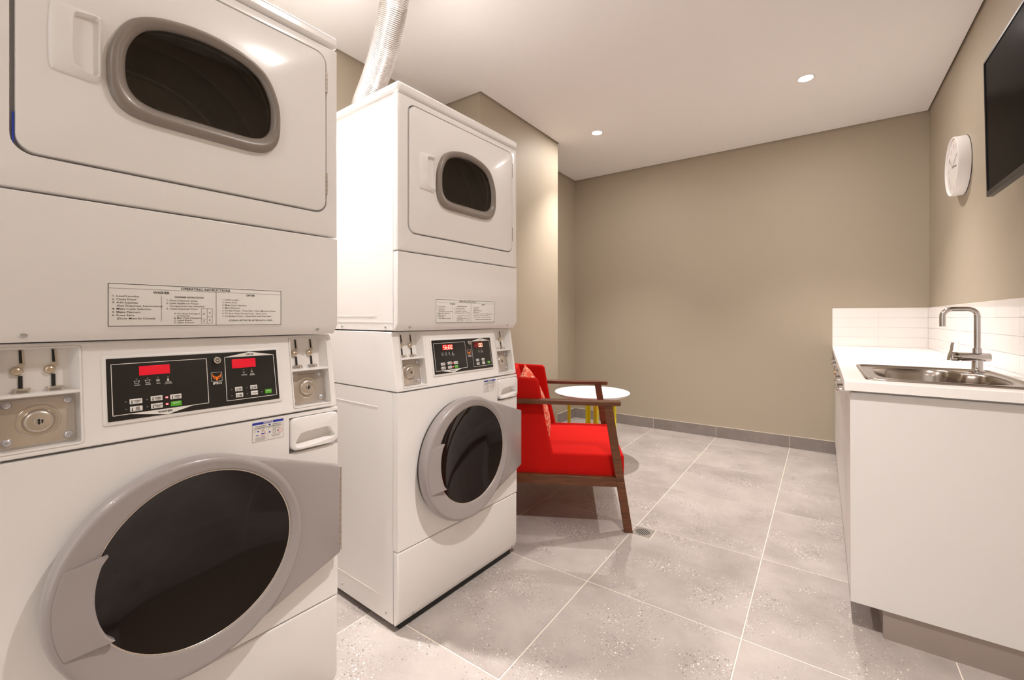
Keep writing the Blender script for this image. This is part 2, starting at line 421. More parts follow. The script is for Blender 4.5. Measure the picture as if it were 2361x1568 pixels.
def pad(name, m, parent, s0, s1, z0, z1, r, d0, d1, edge, fn, k=5):
    bm = bmesh.new()
    L = []
    for inset, d in ((0, d0), (0, d1 - edge), (edge * 0.3, d1 - edge * 0.3), (edge, d1)):
        L.append([fn(s, z, d) for s, z in rrect(s0 + inset, s1 - inset, z0 + inset, z1 - inset, max(r - inset, 0.0004), k)])
    loft(bm, L, False, True)
    return finish(name, bm, m, parent, smooth=40)
def flat(name, m, parent, polys, fn):
    bm = bmesh.new()
    for p in polys: bm.faces.new([bm.verts.new(fn(*q)) for q in p])
    return finish(name, bm, m, parent, recalc=False)
def line(a, b, wd):
    dx, dy = b[0] - a[0], b[1] - a[1]; l = math.hypot(dx, dy); nx, ny = -dy / l * wd / 2, dx / l * wd / 2
    ex, ey = dx / l * wd / 2, dy / l * wd / 2
    return [(a[0] - ex - nx, a[1] - ey - ny), (b[0] + ex - nx, b[1] + ey - ny), (b[0] + ex + nx, b[1] + ey + ny), (a[0] - ex + nx, a[1] - ey + ny)]
def rect(a0, b0, a1, b1): return [(a0, b0), (a1, b0), (a1, b1), (a0, b1)]
def frame(a0, b0, a1, b1, wd): return [rect(a0, b0, a1, b0 + wd), rect(a0, b1 - wd, a1, b1), rect(a0, b0 + wd, a0 + wd, b1 - wd), rect(a1 - wd, b0 + wd, a1, b1 - wd)]
def ringp(cx, cy, r0, r1, n=20, sy=1.0):
    out = []
    for i in range(n):
        a, b = 2 * PI * i / n, 2 * PI * (i + 1) / n
        out.append([(cx + r0 * math.cos(a), cy + sy * r0 * math.sin(a)), (cx + r1 * math.cos(a), cy + sy * r1 * math.sin(a)), (cx + r1 * math.cos(b), cy + sy * r1 * math.sin(b)), (cx + r0 * math.cos(b), cy + sy * r0 * math.sin(b))])
    return out
def discp(cx, cy, r, n=16, sy=1.0): return [(cx + r * math.cos(2 * PI * i / n), cy + sy * r * math.sin(2 * PI * i / n)) for i in range(n)]
def screw(parent, fn_pt, nrm_axis, r=0.005):
    """small round screw head; fn_pt(x,y,h)"""
    bm = bmesh.new(); lathe(bm, [(r, 0), (r, 0.0012), (r * 0.7, 0.0028), (r * 0.2, 0.0032)], 14, fn_pt, cap1=True)
    return finish('screw', bm, 'zinc', parent, smooth=50)

def build_machine():
    M = empty('stacked_washer_dryer', (0, 0, 0))
    DB = -0.70
    # --- base
    bm = bmesh.new(); box(bm, DB + 0.03, -0.022, 0.025, W - 0.025, 0.004, 0.04)
    for s in (0.05, W - 0.05):
        for t in (-0.05, DB + 0.06): lathe(bm, [(0.018, 0.0), (0.018, 0.012)], 12, lambda x, y, h: (t + x, s + y, h), True, True)
    finish('base', bm, 'black_base', M)
    # --- washer cabinet (sides, back)
    c = boxo('washer_cabinet', 'appliance_white', M, DB, -0.0315, 0.003, W - 0.003, 0.026, 0.864, 0.002)
    for s, sg in ((0.003, -1), (W - 0.003, 1)):
        for t in (-0.07, -0.36, -0.63): screw(c, lambda x, y, h: (t + x, s + sg * h, 0.055 + y), 1)
        bm = bmesh.new()
        for a in ((DB + 0.1, -0.12, 0.80, 0.803), (DB + 0.1, -0.12, 0.105, 0.108), (DB + 0.1, DB + 0.103, 0.105, 0.803)):
            box(bm, a[0], a[1], min(s, s + sg * 0.0007), max(s, s + sg * 0.0007), a[2], a[3])
        finish('pressed_rib', bm, 'appliance_white', c)
    # --- toe panel and front panel
    bm = bmesh.new()
    prof = [(-0.026, 0.026), (-0.016, 0.026), (0.0, 0.058), (0.0, 0.2925), (-0.026, 0.2925)]
    prism(bm, prof, lambda t, z, s: (t, s, z), 0, W)
    toe = finish('toe_panel', bm, 'appliance_white', M, bevel=0.006, seg=3)
    for s in (0.075, W - 0.03): screw(toe, lambda x, y, h: (-0.0085 + h, s + x, 0.042 + y), 0, 0.006)
    bm = bmesh.new()
    grid_plate(bm, [0, 0.5585, 0.7035, W], [0.2975, 0.755, 0.8545, 0.8635], {(1, 1)}, FF, -0.026)
    finish('front_panel', bm, 'appliance_white', M, bevel=0.006, seg=3)
    # --- detergent drawer with pocket grip
    do = []
    for i, (s, z) in enumerate(rrect(0.5605, 0.7015, 0.757, 0.8525, 0.014, 5)):
        q = (s - 0.631) / 0.07
        do.append((s, z + (0.0 if z > 0.8 else 0.0075 * (q * q) - 0.0)))
    hole = [(0.579, 0.7695), (0.684, 0.7785), (0.682, 0.797), (0.672, 0.8115), (0.655, 0.8125), (0.62, 0.8118), (0.595, 0.809), (0.5855, 0.804)]
    cc = (0.632, 0.791); angs = [2 * PI * i / 72 for i in range(72)]
    ro = radial(do, cc, angs); rh = radial([tuple(p)[:2] for p in catmull([(a, b, 0) for a, b in hole], 5, True)], cc, angs)
    def sc(loop, f): return [(cc[0] + (a - cc[0]) * f, cc[1] + (b - cc[1]) * f) for a, b in loop]
    bm = bmesh.new()
    rows = [[FF(*p, -0.02) for p in ro], [FF(*p, 0.004) for p in ro], [FF(*p, 0.0068) for p in sc(ro, 0.985)], [FF(*p, 0.008) for p in sc(ro, 0.95)], [FF(*p, 0.008) for p in sc(rh, 1.03)], [FF(*p, 0.006) for p in rh]]
    rows.append([FF(p[0], p[1] if p[1] > 0.79 else p[1] + 0.4 * (0.79 - p[1]), -0.016) for p in sc(rh, 0.97)])
    loft(bm, rows, False, True)
    finish('detergent_drawer', bm, 'plastic_white', M, smooth=35)
    # --- control housing with two coin meter recesses
    bm = bmesh.new(); prism(bm, [(DB, 0.868), (pk(0.868, -0.0345), 0.868), (pk(1.0835, -0.0345), 1.0835), (DB, 1.0835)], lambda t, z, s: (t, s, z), 0.0025, W - 0.0025)
    finish('control_housing', bm, 'appliance_white', M, bevel=0.002)
    bm = bmesh.new()
    grid_plate(bm, [0, 0.032, 0.144, 0.5755, 0.6875, W], [0.868, 0.880, 1.0745, 1.0835], {(1, 1), (3, 1)}, PF, -0.036)
    cp = finish('control_panel', bm, 'appliance_white', M, bevel=0.004, seg=3)
    # thin raised rims round the recesses
    for off in (0, 0.5435):
        bm = bmesh.new()
        o_ = rrect(0.0305 + off, 0.1455 + off, 0.8785, 1.076, 0.006, 4); i_ = rrect(0.0335 + off, 0.1425 + off, 0.8815, 1.073, 0.004, 4)
        loft(bm, [[PF(*p, 0) for p in o_], [PF(*p, 0.0015) for p in o_], [PF(*p, 0.0015) for p in i_], [PF(*p, -0.004) for p in i_]])
        finish('recess_rim', bm, 'plastic_white', cp, smooth=30)
    # --- coin meters
    for off in (0, 0.5435):
        bm = bmesh.new()
        D = -0.032
        def Q(s, z, d): return PF(s + off, z, d)
        # back plate, shelf, inner right cheek
        bm.faces.new([bm.verts.new(Q(s, z, D)) for s, z in rect(0.031, 0.879, 0.145, 1.0755)])
        loft(bm, [[Q(s, 0.981, d) for s, d in ((0.032, D), (0.144, D), (0.144, 0.0), (0.032, 0.0))], [Q(s, 0.9865, d) for s, d in ((0.032, D), (0.144, D), (0.144, 0.0), (0.032, 0.0))]], True, True)
        loft(bm, [[Q(s, 0.9865, d) for s, d in ((0.132, D), (0.144, D), (0.144, 0.0), (0.1425, 0.0))], [Q(s, 1.0745, d) for s, d in ((0.132, D), (0.144, D), (0.144, 0.0), (0.1425, 0.0))]], True, True)
        me_ = finish('coin_meter', bm, 'plastic_white', M)
        pl = bmesh.new()
        A = [Q(s, z, D + 0.001) for s, z in rrect(0.034, 0.1385, 0.8835, 0.9745, 0.004, 4)]; Bq = [Q(s, z, D + 0.004) for s, z in rrect(0.0345, 0.138, 0.884, 0.974, 0.004, 4)]; Cq = [Q(s, z, D + 0.005) for s, z in rrect(0.0355, 0.137, 0.885, 0.973, 0.004, 4)]
        loft(pl, [A, Bq, Cq], False, True)
        finish('lock_plate', pl, 'meter_metal', me_, smooth=40)
        LS, LZ = 0.0855, 0.9295
        lk = bmesh.new()
        lathe(lk, [(0.0325, 0.0045), (0.031, 0.0065), (0.0285, 0.0075), (0.026, 0.0065), (0.0235, 0.0065), (0.0215, 0.0105), (0.0195, 0.0135), (0.0165, 0.0145), (0.004, 0.0147)], 40, lambda x, y, h: Q(LS + x, LZ + y, D + h), cap1=True)
        finish('lock_boss', lk, 'meter_metal', me_, smooth=50)
        lk = bmesh.new(); lathe(lk, [(0.0068, 0.0145), (0.0068, 0.0156), (0.006, 0.0162)], 20, lambda x, y, h: Q(LS + x, LZ + y, D + h), cap1=True)
        finish('lock_cylinder', lk, 'chrome', me_, smooth=40)
        flat('keyhole', 'black_base', me_, [rect(LS - 0.0019, LZ - 0.0055, LS + 0.0012, LZ + 0.0055), [(LS + 0.003, LZ - 0.004), (LS + 0.0052, LZ - 0.002), (LS + 0.0052, LZ + 0.002), (LS + 0.003, LZ + 0.004)]], lambda s, z: Q(s, z, D + 0.0166))
        for bs, bz in ((0.0435, 0.8955), (0.0435, 0.9655), (0.1275, 0.8955), (0.1275, 0.9655)):
            b_ = bmesh.new(); lathe(b_, [(0.0074, 0.0045), (0.0072, 0.006), (0.0055, 0.0078), (0.003, 0.0087), (0.001, 0.009)], 18, lambda x, y, h: Q(bs + x, bz + y, D + h), cap1=True); finish('bolt', b_, 'bolt_metal', me_, smooth=60)
        for ms in (0.0, 0.0452):
            sx = 0.0635 + ms
            bk = bmesh.new()  # coin blade bracket with slot
            loft(bk, [[Q(sx + a, 1.0 + b, D + 0.0008) for a, b in ((-0.003, 0.071), (0.0035, 0.071), (0.0055, 0.042), (0.0045, 0.036), (-0.006, 0.031), (-0.008, 0.036), (-0.0005, 0.043))],
                      [Q(sx + a, 1.0 + b, D + 0.0028) for a, b in ((-0.003, 0.071), (0.0035, 0.071), (0.0055, 0.042), (0.0045, 0.036), (-0.006, 0.031), (-0.008, 0.036), (-0.0005, 0.043))]], False, True)
            finish('coin_bracket', bk, 'meter_metal', me_)
            flat('coin_slot', 'black_base', me_, [[(sx - 0.0022, 1.0445), (sx + 0.0022, 1.0435), (sx + 0.001, 1.0695), (sx - 0.0026, 1.07)]], lambda s, z: Q(s, z, D + 0.0032))
            ds, dz = 0.0575 + ms, 1.0292
            b_ = bmesh.new(); lathe(b_, [(0.0086, 0.001), (0.0086, 0.004), (0.007, 0.0068), (0.0035, 0.0082), (0.001, 0.0085)], 24, lambda x, y, h: Q(ds + x, dz + y, D + h), cap1=True); finish('coin_knob', b_, 'brass_nickel', me_, smooth=60)
            flat('coin_chute', 'black_base', me_, [rect(0.0595 + ms, 0.995, 0.0655 + ms, 1.0195)], lambda s, z: Q(s, z, D + 0.002))
            b_ = bmesh.new(); ls = 0.0635 + ms
            loft(b_, [[Q(ls + 0.0125 * math.cos(a), 0.9925, D + 0.0065 + 0.0085 * math.sin(a)) for a in [2 * PI * i / 24 for i in range(24)]], [Q(ls + 0.0125 * math.cos(a), 0.9955, D + 0.0065 + 0.0085 * math.sin(a)) for a in [2 * PI * i / 24 for i in range(24)]]], True, True)
            for q in (-0.009, 0.009): box_pts = [Q(ls + q + a, z, D + 0.012 + b) for z in (0.9865, 0.9925) for a, b in ((-0.0012, 0), (0.0012, 0), (0.0012, 0.002), (-0.0012, 0.002))]; loft(b_, [box_pts[:4], box_pts[4:]])
            finish('coin_cup', b_, 'meter_metal', me_, smooth=40)
        text_mesh('meter_lettering', [('GREENWALD', 0.0865, 0.9655, 0.0075, 'CENTER', 1.15, 0.0)], 'meter_metal', me_, lambda s, z: Q(s, z, D + 0.0054))
    # --- control face
    pad('control_bezel', 'plastic_white', M, 0.1755, 0.5447, 0.9045, 1.052, 0.006, 0.0, 0.004, 0.003, PF)
    cf = pad('control_face', 'panel_black', M, 0.1827, 0.5352, 0.9128, 1.0455, 0.0015, 0.003, 0.0052, 0.0006, PF)
    G = lambda s, z: PF(s, z, 0.0056); G2 = lambda s, z: PF(s, z, 0.0059); G3 = lambda s, z: PF(s, z, 0.0079)
    lw = 0.0013
    wp = []
    a, b, c_, d_ = (0.1905, 1.0332), (0.3675, 1.0336), (0.3676, 0.9262), (0.1907, 0.9244)
    wp += [line(a, b, lw), line(b, c_, lw), line(c_, d_, lw), line(d_, a, lw)]
    wp.append([(0.2172, 0.9243), (0.2857, 0.9128), (0.3356, 0.9254)])
    a, b, c_, d_ = (0.4074, 1.0335), (0.5262, 1.0332), (0.5284, 0.9246), (0.4073, 0.9248)
    wp += [line(a, b, lw), line(b, c_, lw), line(c_, d_, lw), line(d_, a, lw), [(0.4072, 1.0338), (0.5264, 1.0336), (0.4668, 1.0443)]]
    wp += frame(0.3758, 0.9762, 0.3995, 0.9984, 0.0006)
    # programme icons
    for s in (0.2325, 0.2516): wp += [line((s - 0.0045, 0.9945), (s - 0.003, 0.9885), 0.0007), line((s - 0.003, 0.9885), (s + 0.003, 0.9885), 0.0007), line((s + 0.003, 0.9885), (s + 0.0045, 0.9945), 0.0007), line((s - 0.0048, 0.9938), (s + 0.0048, 0.9938), 0.0006)]
    wp += ringp(0.2702, 0.9915, 0.0026, 0.0034, 16, 0.85) + ringp(0.2702, 0.9915, 0.0006, 0.0013, 10)
    wp += [rect(0.2872, 0.9885, 0.2908, 0.992)] + ringp(0.289, 0.993, 0.0009, 0.0015, 12)
    wp += ringp(0.4690, 0.9925, 0.0014, 0.0022, 12) + [line((0.4478, 0.9905), (0.4515, 0.9905), 0.0006), line((0.4488, 0.992), (0.4506, 0.992), 0.0006), line((0.4488, 0.9938), (0.4506, 0.9938), 0.0006)]
    flat('white_lines', 'print_white', cf, wp, G)
    T = []
    for tx, s, z in (('WASH', 0.2325, 0.9837), ('RINSE', 0.2516, 0.9837), ('SPIN', 0.2702, 0.9837), ('DOOR', 0.289, 0.985), ('LOCKED', 0.289, 0.9815), ('DRYING', 0.4497, 0.9845), ('COOL', 0.469, 0.986), ('DOWN', 0.469, 0.9828)):
        T.append((tx, s, z, 0.0036, 'CENTER', 1.0, 0.012))
    T.append(('IPSO', 0.3877, 0.969, 0.0076, 'CENTER', 1.28, 0.03))
    T.append(('START', 0.302, 0.9352, 0.0042, 'CENTER', 1.05, 0.015)); T.append(('START', 0.5069, 0.937, 0.0038, 'CENTER', 1.0, 0.015))
    text_mesh('white_lettering', T, 'print_white', cf, G3)
    T = [('WASHER', 0.281, 0.9183, 0.0068, 'CENTER', 1.0, 0.02), ('DRYER', 0.4668, 1.0357, 0.006, 'CENTER', 1.0, 0.02)]
    text_mesh('black_lettering', T, 'print_black', cf, G2)
    fox = [(-0.92, 0.85), (-0.6, 0.25), (-0.2, 0.02), (0.0, 0.0), (0.0, -0.95), (-0.15, -0.95), (-0.25, -0.45), (-0.55, -0.6), (-0.85, -0.05)]
    fx = lambda p, m=1: (0.38765 + m * p[0] * 0.0105, 0.9873 + p[1] * 0.0098)
    flat('logo_mark', 'print_orange', cf, [[fx(p) for p in fox], [fx(p, -1) for p in reversed(fox)]], G2)
    ey = []
    for m in (-1, 1): ey.append([fx((0.25, -0.38), m), fx((0.5, -0.42), m), fx((0.68, -0.22), m), fx((0.7, -0.02), m), fx((0.42, -0.12), m)])
    flat('logo_gap', 'panel_black', cf, ey, lambda s, z: PF(s, z, 0.0061))
    pad('washer_display', 'display_lit', cf, 0.2372, 0.2932, 1.0052, 1.0257, 0.0008, 0.005, 0.0062, 0.0003, PF, 2)
    pad('dryer_display', 'display_lit', cf, 0.4233, 0.4797, 1.0043, 1.0272, 0.0008, 0.005, 0.0062, 0.0003, PF, 2)
    BT = [(0.2295, 0.9503, 0.0108, 'NORMAL|HOT'), (0.266, 0.9517, 0.0106, 'NORMAL|WARM'), (0.302, 0.9506, 0.0106, 'NORMAL|COLD'), (0.2297, 0.9343, 0.0106, 'PERM|PRESS|WARM'), (0.266, 0.935, 0.0106, 'DELICATE|COLD'),
          (0.4352, 0.9511, 0.0083, 'HIGH|TEMP'), (0.4711, 0.9517, 0.0083, 'LOW|TEMP'), (0.4361, 0.9358, 0.0083, 'MED|TEMP'), (0.472, 0.9368, 0.0083, 'DELICATE')]
    T = []; th = []
    for s, z, hw, tx in BT:
        pad('button', 'button_white', cf, s - hw, s + hw, z - 0.0053, z + 0.0053, 0.0006, 0.005, 0.0074, 0.0005, PF, 2)
        ls = tx.split('|'); st = 0.0034 if len(ls) < 3 else 0.0029
        for i, q in enumerate(ls): T.append((q, s + 0.0022, z + (len(ls) - 1) * st / 2 - i * st - 0.0012, 0.0034 if len(ls) < 3 else 0.0029, 'CENTER', 0.95, 0.02))
        if tx != 'DELICATE': th += [rect(s - hw + 0.003, z - 0.0015, s - hw + 0.0042, z + 0.0035), discp(s - hw + 0.0036, z - 0.0025, 0.0013, 10)]
    text_mesh('button_lettering', T, 'print_black', cf, G3)
    for q in range(0, len(th), 2): flat('thermometer_mark', 'print_black', cf, th[q:q + 2], G3)
    for s, z, hw in ((0.302, 0.9347, 0.0104), (0.5069, 0.9365, 0.0083)): pad('start_button', 'button_green', cf, s - hw, s + hw, z - 0.0053, z + 0.0053, 0.0006, 0.005, 0.0074, 0.0005, PF, 2)
    for s, z in ((0.2126, 0.951), (0.2126, 0.935), (0.249, 0.951), (0.249, 0.935), (0.419, 0.951), (0.419, 0.936), (0.4548, 0.9515), (0.4552, 0.9365), (0.4905, 0.9365), (0.2324, 0.9975), (0.2516, 0.9978), (0.2702, 0.9978), (0.289, 0.9978), (0.4497, 0.9985), (0.469, 0.9985)):
        pad('indicator_lamp', 'led_off', cf, s - 0.0016, s + 0.0016, z - 0.0013, z + 0.0013, 0.0005, 0.005, 0.0062, 0.0004, PF, 1)
    for z in (0.951, 0.9358): pad('indicator_lamp', 'led_red', cf, 0.285 - 0.0022, 0.285 + 0.0022, z - 0.0016, z + 0.0016, 0.0008, 0.005, 0.0064, 0.0004, PF, 2)
    bm = bmesh.new(); lathe(bm, [(0.0088, 0.005), (0.0088, 0.0125), (0.0078, 0.0145), (0.0045, 0.0145), (0.0043, 0.0128), (0.003, 0.0128), (0.0028, 0.0142)], 28, lambda x, y, h: PF(0.3888 + x, 1.028 + y, h), cap1=True)
    finish('key_switch', bm, 'chrome', cf, smooth=40)
    flat('key_ring', 'black_base', cf, ringp(0.3888, 1.028, 0.0029, 0.0045, 20) + [rect(0.388, 1.031, 0.3896, 1.0335)], lambda s, z: PF(s, z, 0.0147))

    # --- notice sticker
    no = flat('notice_label', 'label_white', M, [rect(0.4632, 0.8078, 0.5422, 0.8582)], lambda s, z: FF(s, z, 0.0006))
    N1 = lambda s, z: FF(s, z, 0.0009); N2 = lambda s, z: FF(s, z, 0.0012)
    flat('blue_marks', 'print_blue', no, [rect(0.4634, 0.8521, 0.5421, 0.8582), rect(0.4715, 0.8235, 0.4785, 0.8252), [(0.4862, 0.825), (0.493, 0.8255), (0.4935, 0.829), (0.49, 0.8275), (0.4858, 0.829)],
         [(0.5035, 0.8275), (0.506, 0.825), (0.5085, 0.828), (0.506, 0.831)], [(0.5255, 0.828), (0.528, 0.8255), (0.53, 0.828), (0.5278, 0.831)], discp(0.5062, 0.8478, 0.0034, 14, 0.6), discp(0.4772, 0.8345, 0.002, 10)], N1)
    flat('red_ring', 'print_red', no, ringp(0.4896, 0.8272, 0.0058, 0.0064, 28), N2); flat('red_ring', 'print_red', no, ringp(0.534, 0.828, 0.0055, 0.0061, 28) + [rect(0.531, 0.8276, 0.5345, 0.8286)], N2)
    flat('black_lines', 'print_black', no, [rect(0.4634, 0.8400, 0.5421, 0.8403), rect(0.5021, 0.8078, 0.5024, 0.84), rect(0.4632, 0.8078, 0.5422, 0.8081), rect(0.4632, 0.8078, 0.4635, 0.8582), rect(0.5419, 0.8078, 0.5422, 0.8582)] + ringp(0.519, 0.828, 0.0034, 0.0039, 18) + ringp(0.5165, 0.828, 0.0045, 0.0049, 18), N2)
    text_mesh('notice_title', [('NOTICE', 0.5028, 0.8531, 0.0061, 'CENTER', 1.1, 0.03)], 'print_white', no, N2)
    T = [('HIGH EFFICIENCY', 0.4848, 0.8462, 0.0036, 'CENTER', 1.0, 0.015), ('DETERGENT IS', 0.5255, 0.8462, 0.0036, 'CENTER', 1.0, 0.015), ('RECOMMENDED FOR BEST PERFORMANCE', 0.5027, 0.8417, 0.0036, 'CENTER', 1.0, 0.015),
         ('WHEN', 0.4690, 0.8345, 0.0022, 'CENTER', 1.0, 0.0), ('USING', 0.4885, 0.8368, 0.0022, 'CENTER', 1.0, 0.0), ('DETERGENT', 0.4895, 0.8342, 0.0022, 'CENTER', 1.0, 0.0), ('IF', 0.505, 0.8352, 0.0022, 'CENTER', 1.0, 0.0), ('USING SINGLE LOAD', 0.523, 0.8365, 0.0022, 'CENTER', 1.0, 0.0), ('LAUNDRY PACKET', 0.523, 0.834, 0.0022, 'CENTER', 1.0, 0.0),
         ('AVOID OVERDOSING', 0.4828, 0.8180, 0.0023, 'CENTER', 1.0, 0.0), ('BY USING ONLY 1/3 THE', 0.4828, 0.8154, 0.0023, 'CENTER', 1.0, 0.0), ('AMOUNT RECOMMENDED', 0.4828, 0.8128, 0.0023, 'CENTER', 1.0, 0.0), ('BY MANUFACTURER', 0.4828, 0.8102, 0.0023, 'CENTER', 1.0, 0.0),
         ('ADD TO WASHER DRUM', 0.5222, 0.8195, 0.0023, 'CENTER', 1.0, 0.0), ('DO NOT ADD TO', 0.5222, 0.8169, 0.0023, 'CENTER', 1.0, 0.0), ('DISPENSER DRAWER', 0.5222, 0.8143, 0.0023, 'CENTER', 1.0, 0.0)]
    text_mesh('notice_lettering', T, 'print_black', no, N2)

    # --- washer door
    RC, RR = (0.325, 0.566), 0.246          # ring centre, radius
    GC, GR = (0.342, 0.5785), 0.1925         # glass
    n = 96
    def cir(c, r, t): return [(t, c[0] + r * math.cos(2 * PI * i / n), c[1] + r * math.sin(2 * PI * i / n)) for i in range(n)]
    def mixc(f, r, t): return cir((RC[0] + (GC[0] - RC[0]) * f, RC[1] + (GC[1] - RC[1]) * f), r, t)
    bm = bmesh.new()
    loft(bm, [cir(RC, 0.236, 0.006), cir(RC, 0.242, 0.014), cir(RC, 0.2465, 0.026), cir(RC, 0.247, 0.036), cir(RC, 0.2455, 0.045), cir(RC, 0.2425, 0.0515), cir(RC, 0.2385, 0.0555), cir(RC, 0.233, 0.0565), mixc(0.15, 0.228, 0.0558), mixc(0.7, 0.210, 0.0530), mixc(0.95, 0.2015, 0.0518), mixc(1, 0.1985, 0.0505), mixc(1, 0.1965, 0.046)])
    dr = finish('washer_door', bm, 'door_grey', M, smooth=45)
    bm = bmesh.new(); loft(bm, [cir(RC, 0.2370, 0.0), cir(RC, 0.2370, 0.010), cir(RC, 0.234, 0.012)]); finish('seam_shade_ring', bm, 'seam_shade', dr, smooth=40)  # dark ring painted in for the shade in the gap behind the door
    bm = bmesh.new(); loft(bm, [mixc(1, 0.199, 0.047), mixc(1, 0.1965, 0.0485), mixc(1, 0.1945, 0.0475), mixc(1, 0.193, 0.043)]); finish('chrome_trim', bm, 'meter_metal', dr, smooth=60)
    bm = bmesh.new()
    loft(bm, [mixc(1, 0.195 * q, 0.0075 + 0.040 * q ** 2.3) for q in (1, 0.97, 0.93, 0.88, 0.82, 0.74, 0.64, 0.52, 0.38, 0.22, 0.08, 0.01)], False, True)
    finish('door_glass', bm, 'bowl_glass', dr, smooth=80)
    # wing that carries the hinge: tangent teardrop outline, clear of the glass
    SR, ZT, ZB = 0.690, 0.697, 0.440
    pts = []
    for i in range(181):
        a = math.radians(-90 + i); pts.append((RC[0] + 0.2435 * math.cos(a), RC[1] + 0.2435 * math.sin(a)))
    def tang(px, pz, sgn, r):
        d = math.hypot(px - RC[0], pz - RC[1]); base = math.atan2(pz - RC[1], px - RC[0]); return base + sgn * math.acos(r / d)
    aT, aB = tang(SR, ZT, 1, 0.2435), tang(SR, ZB, -1, 0.2435)
    def wing(ins, t):
        r = 0.2435 - ins; out = [(t, SR - ins, ZB + ins * 0.6), (t, SR - ins, ZT - ins * 0.6)]
        m_ = 24
        for i in range(m_ + 1): a = aT + (aT - aT) * 0; 
        out += [(t, RC[0] + r * math.cos(aT), RC[1] + r * math.sin(aT))]
        for i in range(1, m_): a = aT + (aB - aT) * i / m_; out.append((t, RC[0] + 0.212 * math.cos(a), RC[1] + 0.212 * math.sin(a)))
        out += [(t, RC[0] + r * math.cos(aB), RC[1] + r * math.sin(aB))]
        return out
    bm = bmesh.new(); loft(bm, [wing(0.004, 0.001), wing(0.0, 0.012), wing(0, 0.034), wing(0.002, 0.039), wing(0.007, 0.0415)], True, True)
    finish('hinge_wing', bm, 'door_grey', dr, smooth=45)
    hg = bmesh.new()
    for i in range(14): z = 0.443 + i * 0.0178; lathe(hg, [(0.0045, z), (0.0045, z + 0.0165)], 10, lambda x, y, h: (0.028 + x, 0.6955 + y, h), True, True)
    box(hg, 0.0, 0.03, 0.6935, 0.6975, 0.443, 0.69)
    finish('hinge', hg, 'hinge_steel', dr, smooth=40)
    # grip plate across the ring
    bm = bmesh.new(); rows = []
    A0, A1, m_ = math.radians(155.5), math.radians(211), 20
    for f, t in ((0.0, 0.0485), (0.0, 0.0615), (0.06, 0.0635), (0.5, 0.0600), (0.92, 0.0592), (1.0, 0.0575), (1.0, 0.045)):
        row = []
        for i in range(m_ + 1):
            a = A0 + (A1 - A0) * i / m_
            e_ = abs(2 * i / m_ - 1)
            ri = 0.1905 - 0.004 * max(0, (e_ - 0.8) / 0.2); ci = (GC[0] + ri * math.cos(a), GC[1] + ri * math.sin(a))
            a2 = math.radians(159) + (math.radians(201.5) - math.radians(159)) * i / m_
            co = (RC[0] + 0.2325 * math.cos(a2), RC[1] + 0.2325 * math.sin(a2))
            row.append((t, ci[0] + (co[0] - ci[0]) * f, ci[1] + (co[1] - ci[1]) * f))
        rows.append(row)
    rr_ = loft(bm, rows, closed=False)
    bm.faces.new([r[0] for r in rr_]); bm.faces.new([r[-1] for r in reversed(rr_)])
    finish('door_grip', bm, 'door_grey', dr, smooth=35)

    # --- dryer cabinet and drum
    bm = bmesh.new()
    # box open at the front round the drum mouth
    o_ = [(0.003, 1.0885), (W - 0.003, 1.0885), (W - 0.003, 1.946), (0.003, 1.946)]
    fr_ = [(-0.024, s, z) for s, z in o_]; bk_ = [(DB, s, z) for s, z in o_]
    DC = (0.354, 1.66)
    angs = sorted(set([2 * PI * i / 64 for i in range(64)] + [math.atan2(z - DC[1], s - DC[0]) % (2 * PI) for s, z in o_]))
    oo = radial(o_, DC, angs); hh = [(DC[0] + 0.205 * math.cos(a), DC[1] + 0.16 * math.sin(a)) for a in angs]
    loft(bm, [[(DB, *p) for p in oo], [(-0.0315, *p) for p in oo], [(-0.0315, *p) for p in hh]], True, False)
    dc = finish('dryer_cabinet', bm, 'appliance_white', M)
    for s, sg in ((0.003, -1), (W - 0.003, 1)):
        for t in (-0.075, -0.36, -0.63): screw(dc, lambda x, y, h: (t + x, s + sg * h, 1.102 + y), 1)
        bm = bmesh.new()
        for a in ((DB + 0.1, -0.13, 1.14, 1.1425), (DB + 0.1, DB + 0.1025, 1.14, 1.88), (DB, -0.03, 1.118, 1.1195)):
            box(bm, a[0], a[1], min(s, s + sg * 0.0007), max(s, s + sg * 0.0007), a[2], a[3])
        finish('pressed_rib', bm, 'appliance_white', dc)
    bm = bmesh.new()
    fnd = lambda x, y, h: (h, 0.354 + x, 1.645 + y)
    lathe(bm, [(0.205, -0.0305), (0.205, -0.08), (0.29, -0.085), (0.29, -0.22), (0.282, -0.23), (0.29, -0.24), (0.29, -0.38), (0.282, -0.39), (0.29, -0.40), (0.29, -0.55), (0.27, -0.575), (0.262, -0.565), (0.254, -0.575), (0.20, -0.585), (0.192, -0.575), (0.184, -0.585), (0.01, -0.59)], 64, fnd, cap1=True)
    for p in bm.faces: pass
    dm = finish('drum', bm, 'drum_steel', M, smooth=40)
    for R_, T_ in ((0.288, -0.23), (0.288, -0.39), (0.268, -0.572), (0.19, -0.58)):
        bm = bmesh.new(); lathe(bm, [(R_ + 0.004 * math.cos(a), T_ + 0.005 * math.sin(a)) for a in [PI / 2 + PI * i / 6 for i in range(7)]], 64, fnd); finish('drum_rib', bm, 'zinc', dm, smooth=80)
    # --- dryer front frame, door
    DO = rrect(0.0515, 0.6655, 1.4495, 1.9155, 0.03, 6)
    DG = rrect(0.0445, 0.6690, 1.4435, 1.9200, 0.034, 6)
    half = [(0.0, 0.0), (0.06, 0.0), (0.115, 0.002), (0.150, 0.014), (0.170, 0.042), (0.1755, 0.085), (0.1715, 0.143), (0.146, 0.203), (0.107, 0.2335), (0.055, 0.249)]
